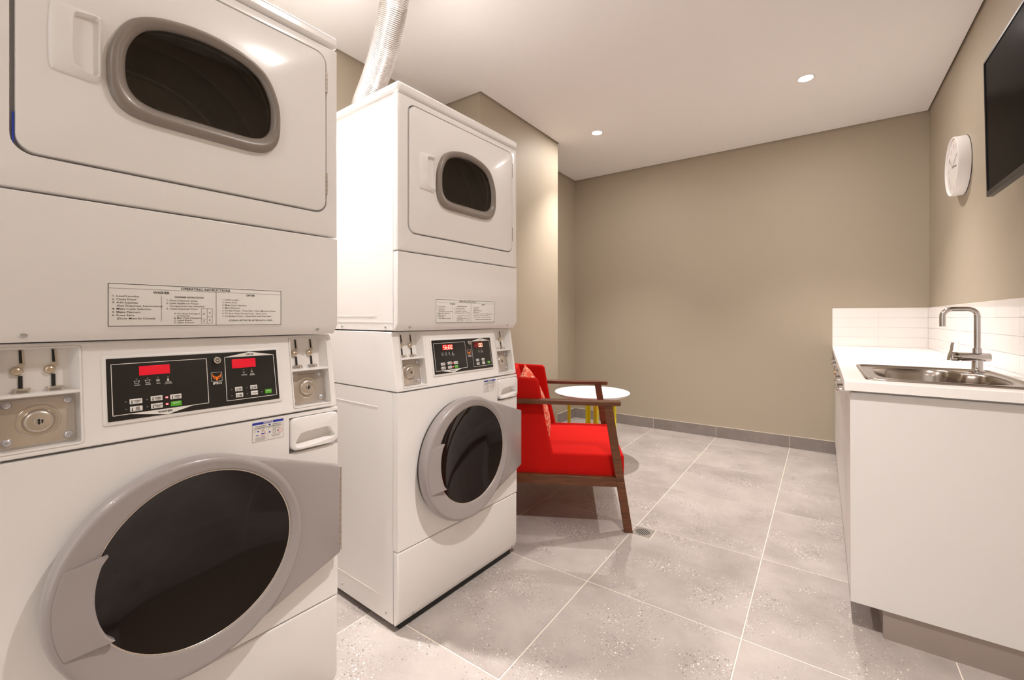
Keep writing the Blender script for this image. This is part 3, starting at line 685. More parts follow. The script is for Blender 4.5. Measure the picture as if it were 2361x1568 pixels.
    outl = half + [(0.0, 0.2545)] + [(-a, b) for a, b in reversed(half[1:])]
    wo = [(0.354 + p.x, 1.565 + p.y) for p in catmull([(a, b, 0) for a, b in outl], 5, True)]
    WC = (0.354, 1.69)
    OR = [(0, 1.3785), (W, 1.3785), (W, 1.9430), (0, 1.9430)]
    cor = [math.atan2(z - WC[1], s - WC[0]) % (2 * PI) for s, z in OR]
    cr2 = [math.atan2(z - WC[1], s - WC[0]) % (2 * PI) for s, z in DO]
    angs = sorted(set([2 * PI * i / 96 for i in range(96)] + cor + cr2))
    R_out = radial(OR, WC, angs); R_do = radial(DO, WC, angs); R_dg = radial(DG, WC, angs); R_w = radial(wo, WC, angs)
    def wins(f):   # window outline shrunk: f=1 outer, f=0 inner edge
        return [(0.354 + 0.004 * (1 - f) + (s - 0.354) * (0.853 + 0.147 * f), 1.599 - 0.034 * f + (z - 1.565) * (0.777 + 0.223 * f)) for s, z in R_w]
    def ins(loop, dlt): return [(WC[0] + (s - WC[0]) * (1 - dlt / max(abs(s - WC[0]), 0.12)) if abs(abs(s - WC[0])) > 0 else s, z) for s, z in loop]
    def shr(loop, k): return [(WC[0] + (s - WC[0]) * (1 - k / 0.33), WC[1] + (z - WC[1]) * (1 - k / 0.27)) for s, z in loop]
    bm = bmesh.new()
    loft(bm, [[(-0.026, *p) for p in R_out], [(-0.006, *p) for p in R_out], [(-0.0018, *p) for p in shr(R_out, 0.0018)], [(0, *p) for p in shr(R_out, 0.006)], [(0, *p) for p in R_dg], [(-0.022, *p) for p in R_dg]])
    finish('dryer_front', bm, 'appliance_white', M, smooth=30)
    bm = bmesh.new()
    wi = wins(0.05)
    loft(bm, [[(-0.02, *p) for p in R_do], [(-0.001, *p) for p in R_do], [(0.0015, *p) for p in shr(R_do, 0.0012)], [(0.0025, *p) for p in shr(R_do, 0.004)], [(0.0025, *p) for p in wi], [(-0.02, *p) for p in wi], [(-0.02, *p) for p in R_do]])
    dd = finish('dryer_door', bm, 'appliance_white', M, smooth=30)
    bm = bmesh.new()
    loft(bm, [[(t, *p) for p in wins(f)] for f, t in ((1.0, 0.002), (1.0, 0.009), (0.93, 0.015), (0.8, 0.0185), (0.6, 0.0195), (0.4, 0.018), (0.2, 0.014), (0.06, 0.009), (0.0, 0.006), (-0.02, -0.012))])
    finish('window_frame', bm, 'frame_grey', dd, smooth=60)
    bm = bmesh.new(); bm.faces.new([bm.verts.new((0.004, *p)) for p in wins(-0.005)]); finish('window_pane', bm, 'window_glass', dd, recalc=False)
    # handle
    ho = [(0.0955, 1.63), (0.1, 1.6205), (0.135, 1.6195), (0.164, 1.6185), (0.1695, 1.625), (0.171, 1.69), (0.170, 1.749), (0.165, 1.7565), (0.13, 1.7575), (0.1, 1.7575), (0.096, 1.75), (0.0935, 1.69)]
    hi = [(0.1275, 1.647), (0.132, 1.639), (0.161, 1.6285), (0.1665, 1.633), (0.167, 1.69), (0.1665, 1.7445), (0.162, 1.750), (0.132, 1.7445), (0.1285, 1.737), (0.1265, 1.69)]
    hc = (0.146, 1.689); ag = [2 * PI * i / 72 for i in range(72)]
    c2 = lambda L_: [(p.x, p.y) for p in catmull([(a, b, 0) for a, b in L_], 4, True)]
    Ho = radial(c2(ho), hc, ag); Hi = radial(c2(hi), hc, ag)
    mixl = lambda A, B, f: [(a[0] + (b[0] - a[0]) * f, a[1] + (b[1] - a[1]) * f) for a, b in zip(A, B)]
    bm = bmesh.new()
    loft(bm, [[(0.002, *p) for p in Ho], [(0.007, *p) for p in mixl(Ho, Hi, 0.06)], [(0.010, *p) for p in mixl(Ho, Hi, 0.25)], [(0.0145, *p) for p in mixl(Ho, Hi, 0.93)], [(0.0135, *p) for p in Hi], [(0.003, *(hc[0] + (p[0] - hc[0]) * 0.93, hc[1] + (p[1] - hc[1]) * 0.95)) for p in Hi]], False, True)
    finish('door_handle', bm, 'plastic_white', dd, smooth=35)
    for z in (1.8685, 1.5657):
        hb = bmesh.new()
        for i in range(5): lathe(hb, [(0.0036, z - 0.064 + i * 0.0128), (0.0036, z - 0.064 + i * 0.0128 + 0.0118)], 10, lambda x, y, h: (0.0005 + x, 0.6675 + y, h), True, True)
        finish('hinge', hb, 'hinge_steel', dd, smooth=40)
    # --- service panel below the dryer, with chamfered lower edge
    bm = bmesh.new()
    prism(bm, [(-0.026, 1.0865), (-0.021, 1.0865), (0.0, 1.114), (0.0, 1.3735), (-0.026, 1.3735)], lambda t, z, s: (t, s, z), 0, W)
    sp_ = finish('service_panel', bm, 'appliance_white', M, bevel=0.006, seg=3)
    for s in (0.062, 0.645): screw(sp_, lambda x, y, h: (-0.0103 + h, s + x, 1.101 + y), 0, 0.0062)
    # --- lid
    bm = bmesh.new(); box(bm, DB - 0.004, 0.003, -0.001, W + 0.001, 1.9480, 1.984); finish('lid', bm, 'appliance_white', M, bevel=0.011, seg=4)
    # --- instruction label
    lb = pad('instruction_label', 'label_white', M, 0.1785, 0.538, 1.1135, 1.2095, 0.003, 0.0, 0.0004, 0.0002, FF, 3)
    I1 = lambda s, z: FF(s, z - 0.0062 + 0.001, 0.0008)
    Lb = frame(0.1812, 1.1208, 0.5365, 1.2128, 0.0011) + [rect(0.182, 1.2022, 0.536, 1.2027), rect(0.2718, 1.132, 0.2723, 1.1885), rect(0.38, 1.1212, 0.3808, 1.2024)]
    Lb += frame(0.349, 1.1262, 0.3725, 1.1618, 0.0005) + [rect(0.3613, 1.1262, 0.3618, 1.1618), rect(0.349, 1.1366, 0.3613, 1.1371), rect(0.3618, 1.1418, 0.3725, 1.1423)]
    flat('label_lines', 'print_black', lb, Lb, I1)
    X_ = 1.22
    T = [('OPERATING INSTRUCTIONS', 0.3600, 1.2044, 0.0078, 'CENTER', 1.03, 0.015), ('WASHER', 0.272, 1.1936, 0.0075, 'CENTER', 1.0, 0.02), ('DRYER', 0.4588, 1.1950, 0.0066, 'CENTER', 1.0, 0.02), ('DISPENSER INSTRUCTIONS', 0.3253, 1.1856, 0.0050, 'CENTER', 0.95, 0.015)]
    for i, q in enumerate(('1. Load Laundry', '2. Close Door', '3. Add Supplies', '    (See Dispenser Instructions)', '4. Make Cycle Selection', '5. Make Payment', '6. Press Start', '    (Door Must be Closed)')): T.append((q, 0.1878, 1.1842 - i * 0.00688, 0.0055, 'LEFT', X_ * 1.02, 0.004))
    for i, q in enumerate(('1. Open Dispenser Door', '2. Load Supplies in Proper', '    Compartment (as indicated)', '3. Close Dispenser Door')): T.append((q, 0.2809, 1.1778 - i * 0.0064, 0.0049, 'LEFT', X_, 0.004))
    for q, z, dx in (('A. Pre Wash Detergent', 1.1478, 0), ('(If Offered)', 1.1425, 0.0055), ('B. Main Wash Detergent', 1.1374, 0), ('C. Liquid Bleach', 1.1322, 0), ('D. Fabric Softener', 1.1268, 0)): T.append((q, 0.2956 + dx, z, 0.0043, 'LEFT', X_, 0.004))
    for i, q in enumerate(('1. Load Laundry', '2. Close Door', '3. Make Cycle Selection', '4. Make Payment', '5. To Start Dryer - Press Start - Door Must be Closed', '6. To Stop Dryer During Cycle - Open Door', '7. To Restart Dryer - Close Door and Press Start')): T.append((q, 0.3939, 1.1832 - i * 0.00685, 0.0048, 'LEFT', X_ * 0.98, 0.004))
    T.append(('(CLEAN LINT FILTER AFTER EACH LOAD)', 0.461, 1.1312, 0.0053, 'CENTER', 1.08, 0.008))
    for q, s, z in (('A', 0.3671, 1.1500), ('B', 0.3671, 1.1322), ('C', 0.3552, 1.1297), ('D', 0.3552, 1.1470)): T.append((q, s, z, 0.0052, 'CENTER', 1.1, 0.006))
    text_mesh('washer_lettering', [q for q in T if q[1] < 0.38], 'print_black', lb, I1); text_mesh('dryer_lettering', [q for q in T if q[1] >= 0.38], 'print_black', lb, I1)
    flush_text()
    return M

TH = math.radians(2.4)
O2 = Vector((-1.2355, 1.0458, 0)); O1 = Vector((-1.2357, 0.0853, 0))
m1 = build_machine()
m2 = copy_tree(m1)
for m_, o_ in ((m1, O1), (m2, O2)): m_.location = o_; m_.rotation_euler = (0, 0, -TH)
tag(m1, 'white stacked washer dryer whose two red displays are lit but show no digits', 'washing machine', 'stacked washer dryers')
tag(m2, 'white stacked washer dryer with glowing red digits on its displays, foil duct above it', 'washing machine', 'stacked washer dryers')
# second machine: readable displays
SEG = {'S': 'afgcd', 't': 'fged', 'E': 'afged', '0': 'abcdef'}
def digits(txt, s0, z0, wd, ht, pitch):
    out = []; th = 0.0015
    for i, ch in enumerate(txt):
        x = s0 + i * pitch; g_ = {'a': ((x, z0 + ht), (x + wd, z0 + ht)), 'b': ((x + wd, z0 + ht), (x + wd, z0 + ht / 2)), 'c': ((x + wd, z0 + ht / 2), (x + wd, z0)), 'd': ((x, z0), (x + wd, z0)), 'e': ((x, z0 + ht / 2), (x, z0)), 'f': ((x, z0 + ht), (x, z0 + ht / 2)), 'g': ((x, z0 + ht / 2), (x + wd, z0 + ht / 2))}
        for sg in SEG[ch]: out.append(line(*g_[sg], th))
    return out
for part in m2.children:
    if part.name.startswith('control_face'):
        for sub in list(part.children):
            if 'display' in sub.name:
                sub.data = sub.data.copy(); sub.data.materials[0] = MATS['display_glow' if sub.name.startswith('washer') else 'display_dim']
        flat('digits', 'digit_red', part, digits('StEE', 0.2415, 1.0085, 0.0085, 0.0138, 0.0134), lambda s, z: PF(s, z, 0.0066))
        flat('digits', 'digit_red', part, digits('00', 0.4535, 1.0085, 0.0082, 0.0138, 0.0132), lambda s, z: PF(s, z, 0.0066))
    if part.name.startswith('dryer_door'): d2 = part
# strip of blue tape left in the first machine's dryer door gap
for part in m1.children:
    if part.name.startswith('dryer_front'): boxo('blue_tape', 'tape_blue', part, -0.008, -0.002, 0.0478, 0.0505, 1.462, 1.52)

# ------------------------------------------------------------------ foil exhaust duct
path = catmull([(-1.93, 1.42, 1.66), (-2.03, 1.425, 1.70), (-2.075, 1.43, 1.83), (-2.065, 1.435, 2.02), (-1.965, 1.428, 2.207), (-1.83, 1.40, 2.315), (-1.70, 1.365, 2.43), (-1.605, 1.335, 2.57), (-1.575, 1.325, 2.712)], 40)
L_ = 0; rad = []; out = []
acc = [0.0]
for a, b in zip(path, path[1:]): acc.append(acc[-1] + (b - a).length)
N = int(acc[-1] / 0.0018); k = 0; pts = []
for i in range(N + 1):
    d = acc[-1] * i / N
    while k < len(acc) - 2 and acc[k + 1] < d: k += 1
    f = (d - acc[k]) / max(acc[k + 1] - acc[k], 1e-9); pts.append(path[k].lerp(path[k + 1], f)); rad.append(0.0625 + 0.0019 * math.cos(2 * PI * d / 0.0072))
bm = bmesh.new(); tube(bm, pts, rad, 40)
dt = empty('exhaust_duct', (-1.93, 1.42, 1.66), 0, 'flexible silver foil duct rising from behind a dryer to the ceiling', 'duct')
o = finish('foil_hose', bm, 'foil_duct', dt, smooth=75); o.matrix_parent_inverse = Matrix.Translation((1.93, -1.42, -1.66))
bm = bmesh.new(); lathe(bm, [(0.066, 0), (0.075, 0.0), (0.075, -0.004), (0.066, -0.005)], 32, lambda x, y, h: (-1.575 + 1.93 + x, 1.325 - 1.42 + y, ZC - 1.66 + h)); finish('ceiling_collar', bm, 'foil_duct', dt, smooth=40)

# ------------------------------------------------------------------ armchair
CA = math.radians(28.2)
ch = empty('armchair', (-0.835, 2.252, 0), CA, 'red upholstered armchair with walnut wood arms and splayed legs', 'chair')
# local: x forward (u), y away (v)
def legm(u0, u1, v0, v1, ztop, wd=0.044):
    bm = bmesh.new()
    loft(bm, [[(u0 + a * wd / 2, v, 0.0) for a, v in ((-1, v0), (1, v0), (1, v1), (-1, v1))], [(u1 + a * wd / 2, v, ztop) for a, v in ((-1, v0), (1, v0), (1, v1), (-1, v1))]], True, True)
    return bm
for v0, v1 in ((0.0, 0.036), (0.764, 0.80)):
    finish('leg', legm(0.0, -0.106, v0, v1, 0.668), 'walnut', ch, bevel=0.003)
    finish('leg', legm(-0.735, -0.665, v0, v1, 0.668), 'walnut', ch, bevel=0.003)
    a0, a1 = (v0 - 0.006, v1 + 0.018) if v0 < 0.1 else (v0 - 0.018, v1 + 0.006)
    bm = bmesh.new(); loft(bm, [[(-0.76, a0, 0.671), (-0.043, a0, 0.668), (-0.043, a1, 0.668), (-0.76, a1, 0.671)], [(-0.762, a0, 0.694), (-0.039, a0, 0.690), (-0.039, a1, 0.690), (-0.762, a1, 0.694)]], True, True)
    finish('armrest', bm, 'walnut', ch, bevel=0.003)
    bm = bmesh.new(); box(bm, -0.70, -0.05, v0 + 0.002, v1 - 0.002, 0.238, 0.287); finish('side_rail', bm, 'walnut', ch, bevel=0.002)
for u in (-0.085, -0.685): bm = bmesh.new(); box(bm, u - 0.018, u + 0.018, 0.03, 0.77, 0.240, 0.285); finish('cross_rail', bm, 'walnut', ch, bevel=0.002)
bm = bmesh.new()
NX, NY = 14, 18
def seatz(fu, fv): return 0.396 + 0.012 * (1 - (2 * fu - 1) ** 4) * (1 - (2 * fv - 1) ** 4)
us = [-0.62 + 0.602 * i / NX for i in range(NX + 1)]; vv = [0.044 + 0.712 * j / NY for j in range(NY + 1)]
top = [[bm.verts.new((u, v, seatz(i / NX, j / NY))) for j, v in enumerate(vv)] for i, u in enumerate(us)]
for i in range(NX):
    for j in range(NY): bm.faces.new((top[i][j], top[i + 1][j], top[i + 1][j + 1], top[i][j + 1]))
rim = [top[i][0] for i in range(NX + 1)] + [top[NX][j] for j in range(1, NY + 1)] + [top[i][NY] for i in range(NX - 1, -1, -1)] + [top[0][j] for j in range(NY - 1, 0, -1)]
low = [bm.verts.new((v.co.x, v.co.y, 0.25)) for v in rim]
for i in range(len(rim)): j = (i + 1) % len(rim); bm.faces.new((rim[i], low[i], low[j], rim[j]))
bm.faces.new(low)
finish('seat_cushion', bm, 'red_fabric', ch, bevel=0.012, seg=3)
# wings and back
wp_ = [(-0.70, 0.25), (-0.397, 0.25), (-0.402, 0.40), (-0.440, 0.56), (-0.480, 0.795), (-0.50, 0.803), (-0.76, 0.815), (-0.75, 0.60)]
for v0, v1 in ((0.040, 0.078), (0.722, 0.760)):
    bm = bmesh.new(); prism(bm, wp_, lambda u, z, v: (u, v, z), v0, v1); finish('side_wing', bm, 'red_fabric', ch, bevel=0.014, seg=4)
bm = bmesh.new(); prism(bm, [(-0.70, 0.290), (-0.53, 0.290), (-0.55, 0.40), (-0.66, 0.808), (-0.77, 0.815), (-0.755, 0.60)], lambda u, z, v: (u, v, z), 0.076, 0.724); finish('backrest', bm, 'red_fabric', ch, bevel=0.014, seg=4)

# scatter cushion leaning in the chair
pc = bmesh.new(); N = 18; S = 0.215
g_ = {}
for side in (1, -1):
    for i in range(N + 1):
        for j in range(N + 1):
            a, b = 2 * i / N - 1, 2 * j / N - 1
            edge = (i in (0, N)) or (j in (0, N))
            if edge and side < 0: g_[(i, j, -1)] = g_[(i, j, 1)]; continue
            h = 0.068 * ((1 - a * a) * (1 - b * b)) ** 0.42
            pin = 1 - 0.07 * (1 - max(abs(a), abs(b)) ** 2) - 0.05 * ((1 - a * a) * abs(b) ** 3 + (1 - b * b) * abs(a) ** 3)
            g_[(i, j, side)] = pc.verts.new((side * h, a * S * pin, b * S * pin))
for side in (1, -1):
    for i in range(N):
        for j in range(N): pc.faces.new([g_[(i, j, side)], g_[(i + 1, j, side)], g_[(i + 1, j + 1, side)], g_[(i, j + 1, side)]])
cu = finish('scatter_cushion', pc, 'pillow_print', None, smooth=80)
tag(cu, 'orange and cream patterned scatter cushion leaning in the red armchair', 'cushion')
loc = Matrix.Translation((-0.835, 2.252, 0)) @ Matrix.Rotation(CA, 4, 'Z') @ Matrix.Translation((-0.520, 0.34, 0.606)) @ Matrix.Rotation(math.radians(-20), 4, 'Y') @ Matrix.Rotation(math.radians(6), 4, 'X')
cu.matrix_world = loc

# ------------------------------------------------------------------ round side table
tb = empty('side_table', (-1.519, 3.27, 0), math.radians(35.2), 'round white side table with yellow metal legs behind the armchair', 'table')
bm = bmesh.new(); lathe(bm, [(0.06, 0.505), (0.19, 0.506), (0.245, 0.511), (0.278, 0.523), (0.294, 0.535), (0.298, 0.5405), (0.294, 0.544), (0.27, 0.5445), (0.01, 0.5445)], 72, lambda x, y, h: (x, y, h), True, True); finish('table_top', bm, 'table_white', tb, smooth=40)
for k in range(4):
    a = k * PI / 2; cx, cy = 0.195 * math.cos(a), 0.195 * math.sin(a)
    bm = bmesh.new(); dx, dy = math.cos(a), math.sin(a)
    for q in (-1, 1):
        ax, ay = (dx * 0.7071 - q * dy * 0.7071), (dy * 0.7071 + q * dx * 0.7071)   # two flanges of an angle section
        nx, ny = -ay, ax
        p = [(cx, cy), (cx - ax * 0.028, cy - ay * 0.028)]
        loft(bm, [[(p[0][0] + nx * e, p[0][1] + ny * e, z) for e in (-0.002, 0.002)] + [(p[1][0] + nx * e, p[1][1] + ny * e, z) for e in (0.002, -0.002)] for z in (0.0, 0.51)], True, True)
    finish('leg', bm, 'yellow_metal', tb)
bm = bmesh.new(); lathe(bm, [(0.170, 0.490), (0.196, 0.490), (0.196, 0.508), (0.170, 0.508), (0.170, 0.490)], 40, lambda x, y, h: (x, y, h)); finish('leg_ring', bm, 'yellow_metal', tb, smooth=30)

# ------------------------------------------------------------------ floor drain
dn = empty('floor_drain', (-0.778, 2.305, 0), 0, 'square steel floor drain with slotted round grate near the chair leg', 'drain')
bm = bmesh.new()
q4 = [(0.052, -0.052), (0.052, 0.052), (-0.052, 0.052), (-0.052, -0.052)]
ag = sorted(set([2 * PI * i / 48 for i in range(48)])); sq = radial(q4, (0, 0), ag); ci = [(0.038 * math.cos(a), 0.038 * math.sin(a)) for a in ag]
loft(bm, [[(*p, -0.001) for p in sq], [(*p, 0.0016) for p in sq], [(*p, 0.0016) for p in ci], [(*p, -0.001) for p in ci]]); finish('drain_frame', bm, 'drain_steel', dn)
bm = bmesh.new(); bm.faces.new([bm.verts.new((*p, 0.0004)) for p in ci]); finish('drain_pit', bm, 'drain_pit', dn)
bm = bmesh.new()
for k in range(-3, 4):
    y = k * 0.0108; hw = math.sqrt(max(0.0395 ** 2 - y * y, 0.0001)); box(bm, -hw, hw, y - 0.0026, y + 0.0026, 0.0006, 0.0017)
for v in bm.verts: v.co = Matrix.Rotation(math.radians(-45), 3, 'Z') @ v.co
finish('drain_grate', bm, 'drain_steel', dn)
bm = bmesh.new(); loft(bm, [[(p[0] * 1.06, p[1] * 1.06, 0.0) for p in sq], [(p[0] * 1.06, p[1] * 1.06, 0.0008) for p in sq], [(*p, 0.0008) for p in sq]]); finish('grout_line', bm, 'grout', dn)

# ------------------------------------------------------------------ kitchenette along the right wall
CY0 = 2.005; CX0 = 0.065; CT = 0.905
# worktop with a sink cut-out
SX0, SX1, SY0, SY1 = 0.150, 0.565, 2.11, 2.69
bm = bmesh.new()
grid_plate(bm, [CX0, SX0, SX1, XR], [CY0, SY0, SY1, YB], {(1, 1)}, lambda x, y, d: (x, y, CT + d), -0.033)
bm2 = finish('worktop', bm, 'worktop_white', None, bevel=0.0015, seg=2)
tag(bm2, 'long white laminate worktop on the sink cabinets', 'worktop')
ep = boxo('end_panel', 'laminate_white', None, 0.083, XR, CY0 + 0.018, CY0 + 0.036, 0.102, 0.864, 0.001, 1)
tag(ep, 'tall white panel closing the end of the sink cabinets', 'panel')
fl = boxo('filler_strip', 'laminate_white', None, 0.1, XR, CY0 + 0.030, CY0 + 0.05, 0.862, CT - 0.033); tag(fl, 'narrow white recessed strip between end panel and worktop', 'panel')
kb = bmesh.new(); box(kb, 0.175, XR, CY0 + 0.026, CY0 + 0.042, 0.0, 0.104); box(kb, 0.175, 0.191, CY0 + 0.04, YB, 0.0, 0.104)
kb = finish('kickboard', kb, 'kick_grey', None); tag(kb, 'grey-brown kickboard under the white sink cabinets', 'kickboard')
def handle(parent, y0, y1, z=0.843):
    bm = bmesh.new(); x0, x1 = 0.085, 0.050
    p = [(x0, y0, z), (x1 + 0.008, y0, z), (x1 + 0.002, y0 + 0.003, z), (x1, y0 + 0.009, z), (x1, y1 - 0.009, z), (x1 + 0.002, y1 - 0.003, z), (x1 + 0.008, y1, z), (x0, y1, z)]
    tube(bm, p, 0.0058, 10); finish('handle', bm, 'chrome', parent, smooth=60)
def cabinet(y0, y1, doors, label):
    c = empty('base_cabinet', (0, 0, 0), 0, label, 'cabinet', 'white base cabinets along the wall')
    c.location = (0.1, y0, 0.104)
    def inv(o): o.location = (-0.1, -y0, -0.104); return o
    bm = bmesh.new(); t_ = 0.016
    for b_ in ((0.104, 0.658, y0 + 0.001, y0 + t_, 0.104, 0.87), (0.104, 0.658, y1 - t_, y1 - 0.001, 0.104, 0.87), (0.104, 0.658, y0 + t_, y1 - t_, 0.104, 0.12), (0.648, 0.658, y0 + t_, y1 - t_, 0.12, 0.87)): box(bm, *b_)
    inv(finish('carcass', bm, 'laminate_white', c))
    for a, b, h0, h1 in doors:
        d = inv(boxo('door', 'laminate_white', c, 0.084, 0.102, a + 0.0015, b - 0.0015, 0.106, 0.866, 0.001, 1))
        if h0: handle(d, h0, h1)
cabinet(CY0 + 0.037, 2.93, [(CY0 + 0.037, 2.475, 2.225, 2.390), (2.475, 2.93, 2.560, 2.725)], 'white two-door base cabinet under the steel sink')
cabinet(2.93, 3.20, [(2.93, 3.20, None, None)], 'narrow white base cabinet without a handle between the two-door cabinets')
cabinet(3.20, 4.10, [(3.20, 3.645, 3.40, 3.56), (3.645, 4.10, 3.73, 3.89)], 'white two-door base cabinet with keys hanging from its door')
cabinet(4.10, 4.545, [(4.10, 4.545, None, None)], 'white base cabinet filling the corner by the back wall')
ky = empty('door_keys', (0.078, 3.47, 0.80), 0, 'small bunch of keys hanging from a white cabinet door', 'keys')
bm = bmesh.new(); lathe(bm, [(0.007, -0.008), (0.007, 0.006)], 14, lambda x, y, h: (h, x, y), True, True); finish('lock_barrel', bm, 'chrome', ky, smooth=40)
for a, l in ((0.0, 0.06), (0.012, 0.05), (-0.01, 0.055)):
    bm = bmesh.new(); box(bm, -0.014 + a * 0.3, -0.012 + a * 0.3, a - 0.004, a + 0.004, -l, -0.02); lathe(bm, [(0.010, -0.0145 + a * 0.3), (0.010, -0.012 + a * 0.3)], 14, lambda x, y, h: (h, a + x, -0.014 + y), True, True); finish('key', bm, 'key_brass', ky)

# inset sink
sk = empty('inset_sink', (0.355, 2.40, CT), 0, 'stainless steel inset sink with rounded bowl in the white worktop', 'sink')
n = 80; ag = [2 * PI * i / n for i in range(n)]
RX0, RX1, RY0, RY1 = 0.130, 0.583, 2.085, 2.712
bc = (0.355, 2.405)
rim_o = rrect(RX0, RX1, RY0, RY1, 0.03, 6)
bowl = [(0.178, 2.30), (0.179, 2.46), (0.195, 2.57), (0.24, 2.635), (0.31, 2.655), (0.39, 2.655), (0.435, 2.63), (0.455, 2.585), (0.475, 2.545), (0.515, 2.52), (0.537, 2.48), (0.545, 2.40), (0.545, 2.30), (0.535, 2.22), (0.50, 2.17), (0.42, 2.148), (0.30, 2.148), (0.225, 2.17), (0.19, 2.22)]
bl = [(p.x, p.y) for p in catmull([(a, b, 0) for a, b in bowl], 4, True)]
Ro = radial(rim_o, bc, ag); Rb = radial(bl, bc, ag)
def rs(loop, f): return [(bc[0] + (a - bc[0]) * f - 0.355, bc[1] + (b - bc[1]) * f - 2.40) for a, b in loop]
def mx(f): return [(a[0] + (b[0] - a[0]) * f - 0.355, a[1] + (b[1] - a[1]) * f - 2.40) for a, b in zip(Ro, Rb)]
bm = bmesh.new()
loft(bm, [[(*p, 0.0) for p in rs(Ro, 1)], [(*p, 0.005) for p in rs(Ro, 0.997)], [(*p, 0.0075) for p in rs(Ro, 0.985)], [(*p, 0.0075) for p in rs(Ro, 0.95)], [(*p, 0.003) for p in rs(Ro, 0.93)], [(*p, 0.003) for p in mx(0.8)], [(*p, 0.002) for p in mx(0.97)], [(*p, -0.004) for p in rs(Rb, 0.985)], [(*p, -0.03) for p in rs(Rb, 0.965)], [(*p, -0.12) for p in rs(Rb, 0.93)], [(*p, -0.150) for p in rs(Rb, 0.88)], [(*p, -0.16) for p in rs(Rb, 0.78)], [(*p, -0.165) for p in rs(Rb, 0.15)]], False, True)
finish('basin', bm, 'steel_brushed', sk, smooth=50)
bm = bmesh.new(); lathe(bm, [(0.045, -0.163), (0.043, -0.160), (0.03, -0.1615), (0.028, -0.164), (0.006, -0.164)], 28, lambda x, y, h: (x, y, h), cap1=True); finish('waste_plug', bm, 'chrome', sk, smooth=50)

# mixer tap
TB = Vector((0.530, 2.632, CT + 0.003))
tp = empty('mixer_tap', TB, math.radians(6), 'chrome mixer tap with square swan spout behind the sink bowl', 'tap')
bm = bmesh.new(); lathe(bm, [(0.025, 0.0), (0.025, 0.004), (0.0195, 0.007), (0.0172, 0.012), (0.0172, 0.05)], 32, lambda x, y, h: (x, y, h), True, True); finish('tap_base', bm, 'chrome', tp, smooth=40)
bm = bmesh.new(); lathe(bm, [(0.0165, -0.054), (0.0182, -0.052), (0.0182, 0.036), (0.0165, 0.039)], 32, lambda x, y, h: (h, x, 0.062 + y), True, True); finish('tap_body', bm, 'chrome', tp, smooth=40)
bm = bmesh.new(); lathe(bm, [(0.018, -0.084), (0.019, -0.082), (0.019, -0.058), (0.0168, -0.056), (0.0168, -0.052)], 32, lambda x, y, h: (h, x, 0.062 + y), True, True); finish('cartridge_cap', bm, 'chrome', tp, smooth=40)
bm = bmesh.new()
pl = [Vector((-0.090, 0, 0.046)), Vector((-0.087, 0, 0.066)), Vector((-0.080, 0.0, 0.090)), Vector((-0.078, 0, 0.110)), Vector((-0.075, 0, 0.122))]
pl = catmull(pl, 5); loft(bm, [[p + Vector((0.003, -0.008, 0)), p + Vector((0.003, 0.008, 0)), p + Vector((-0.003, 0.007, 0)), p + Vector((-0.003, -0.007, 0))] for p in pl], True, True)
finish('lever', bm, 'chrome', tp, smooth=50)
bm = bmesh.new(); lathe(bm, [(0.0142, 0.078), (0.0142, 0.098), (0.0115, 0.099)], 24, lambda x, y, h: (x, y, h)); finish('spout_collar', bm, 'chrome', tp, smooth=40)
arc = lambda cx, cz, a0, a1, r=0.031, k=8: [(cx + r * math.cos(math.radians(a0 + (a1 - a0) * i / k)), 0, cz + r * math.sin(math.radians(a0 + (a1 - a0) * i / k))) for i in range(k + 1)]
SL = 0.108
bm = bmesh.new(); tube(bm, [(0, 0, 0.07), (0, 0, 0.23)] + arc(-0.031, 0.233, 0, 90) + arc(-SL + 0.031, 0.233, 90, 180) + [(-SL, 0, 0.215), (-SL, 0, 0.19)], 0.0104, 20); finish('spout', bm, 'chrome', tp, smooth=60)

# tiled splashback, on both walls, tile by tile
rows_z = [CT + 0.0005, 0.983, 1.060, 1.1375, 1.215]
cols_r = [2.025 + 0.0 * 0] + [2.338, 2.651, 2.964, 3.277, 3.590, 3.903, 4.216, 4.547]
cols_b = [0.067, 0.363, 0.655]
bed = struct(boxo('trim_1', 'tile_grout_white', None, XR - 0.006, XR, 2.025, YB, CT, 1.2155))
for a, b in zip(cols_r, cols_r[1:]):
    for z0, z1 in zip(rows_z, rows_z[1:]):
        boxo('tile', 'glazed_tile', bed, XR - 0.0085, XR - 0.003, a + 0.0006, b - 0.0006, z0 + 0.0006, z1 - 0.0006, 0.0009, 2)
bed = struct(boxo('trim_2', 'tile_grout_white', None, 0.067, XR - 0.006, YB - 0.006, YB, CT, 1.2155))
for a, b in zip(cols_b, cols_b[1:]):
    for z0, z1 in zip(rows_z, rows_z[1:]):
        boxo('tile', 'glazed_tile', bed, a + 0.0006, b - 0.0006, YB - 0.0085, YB - 0.003, z0 + 0.0006, z1 - 0.0006, 0.0009, 2)
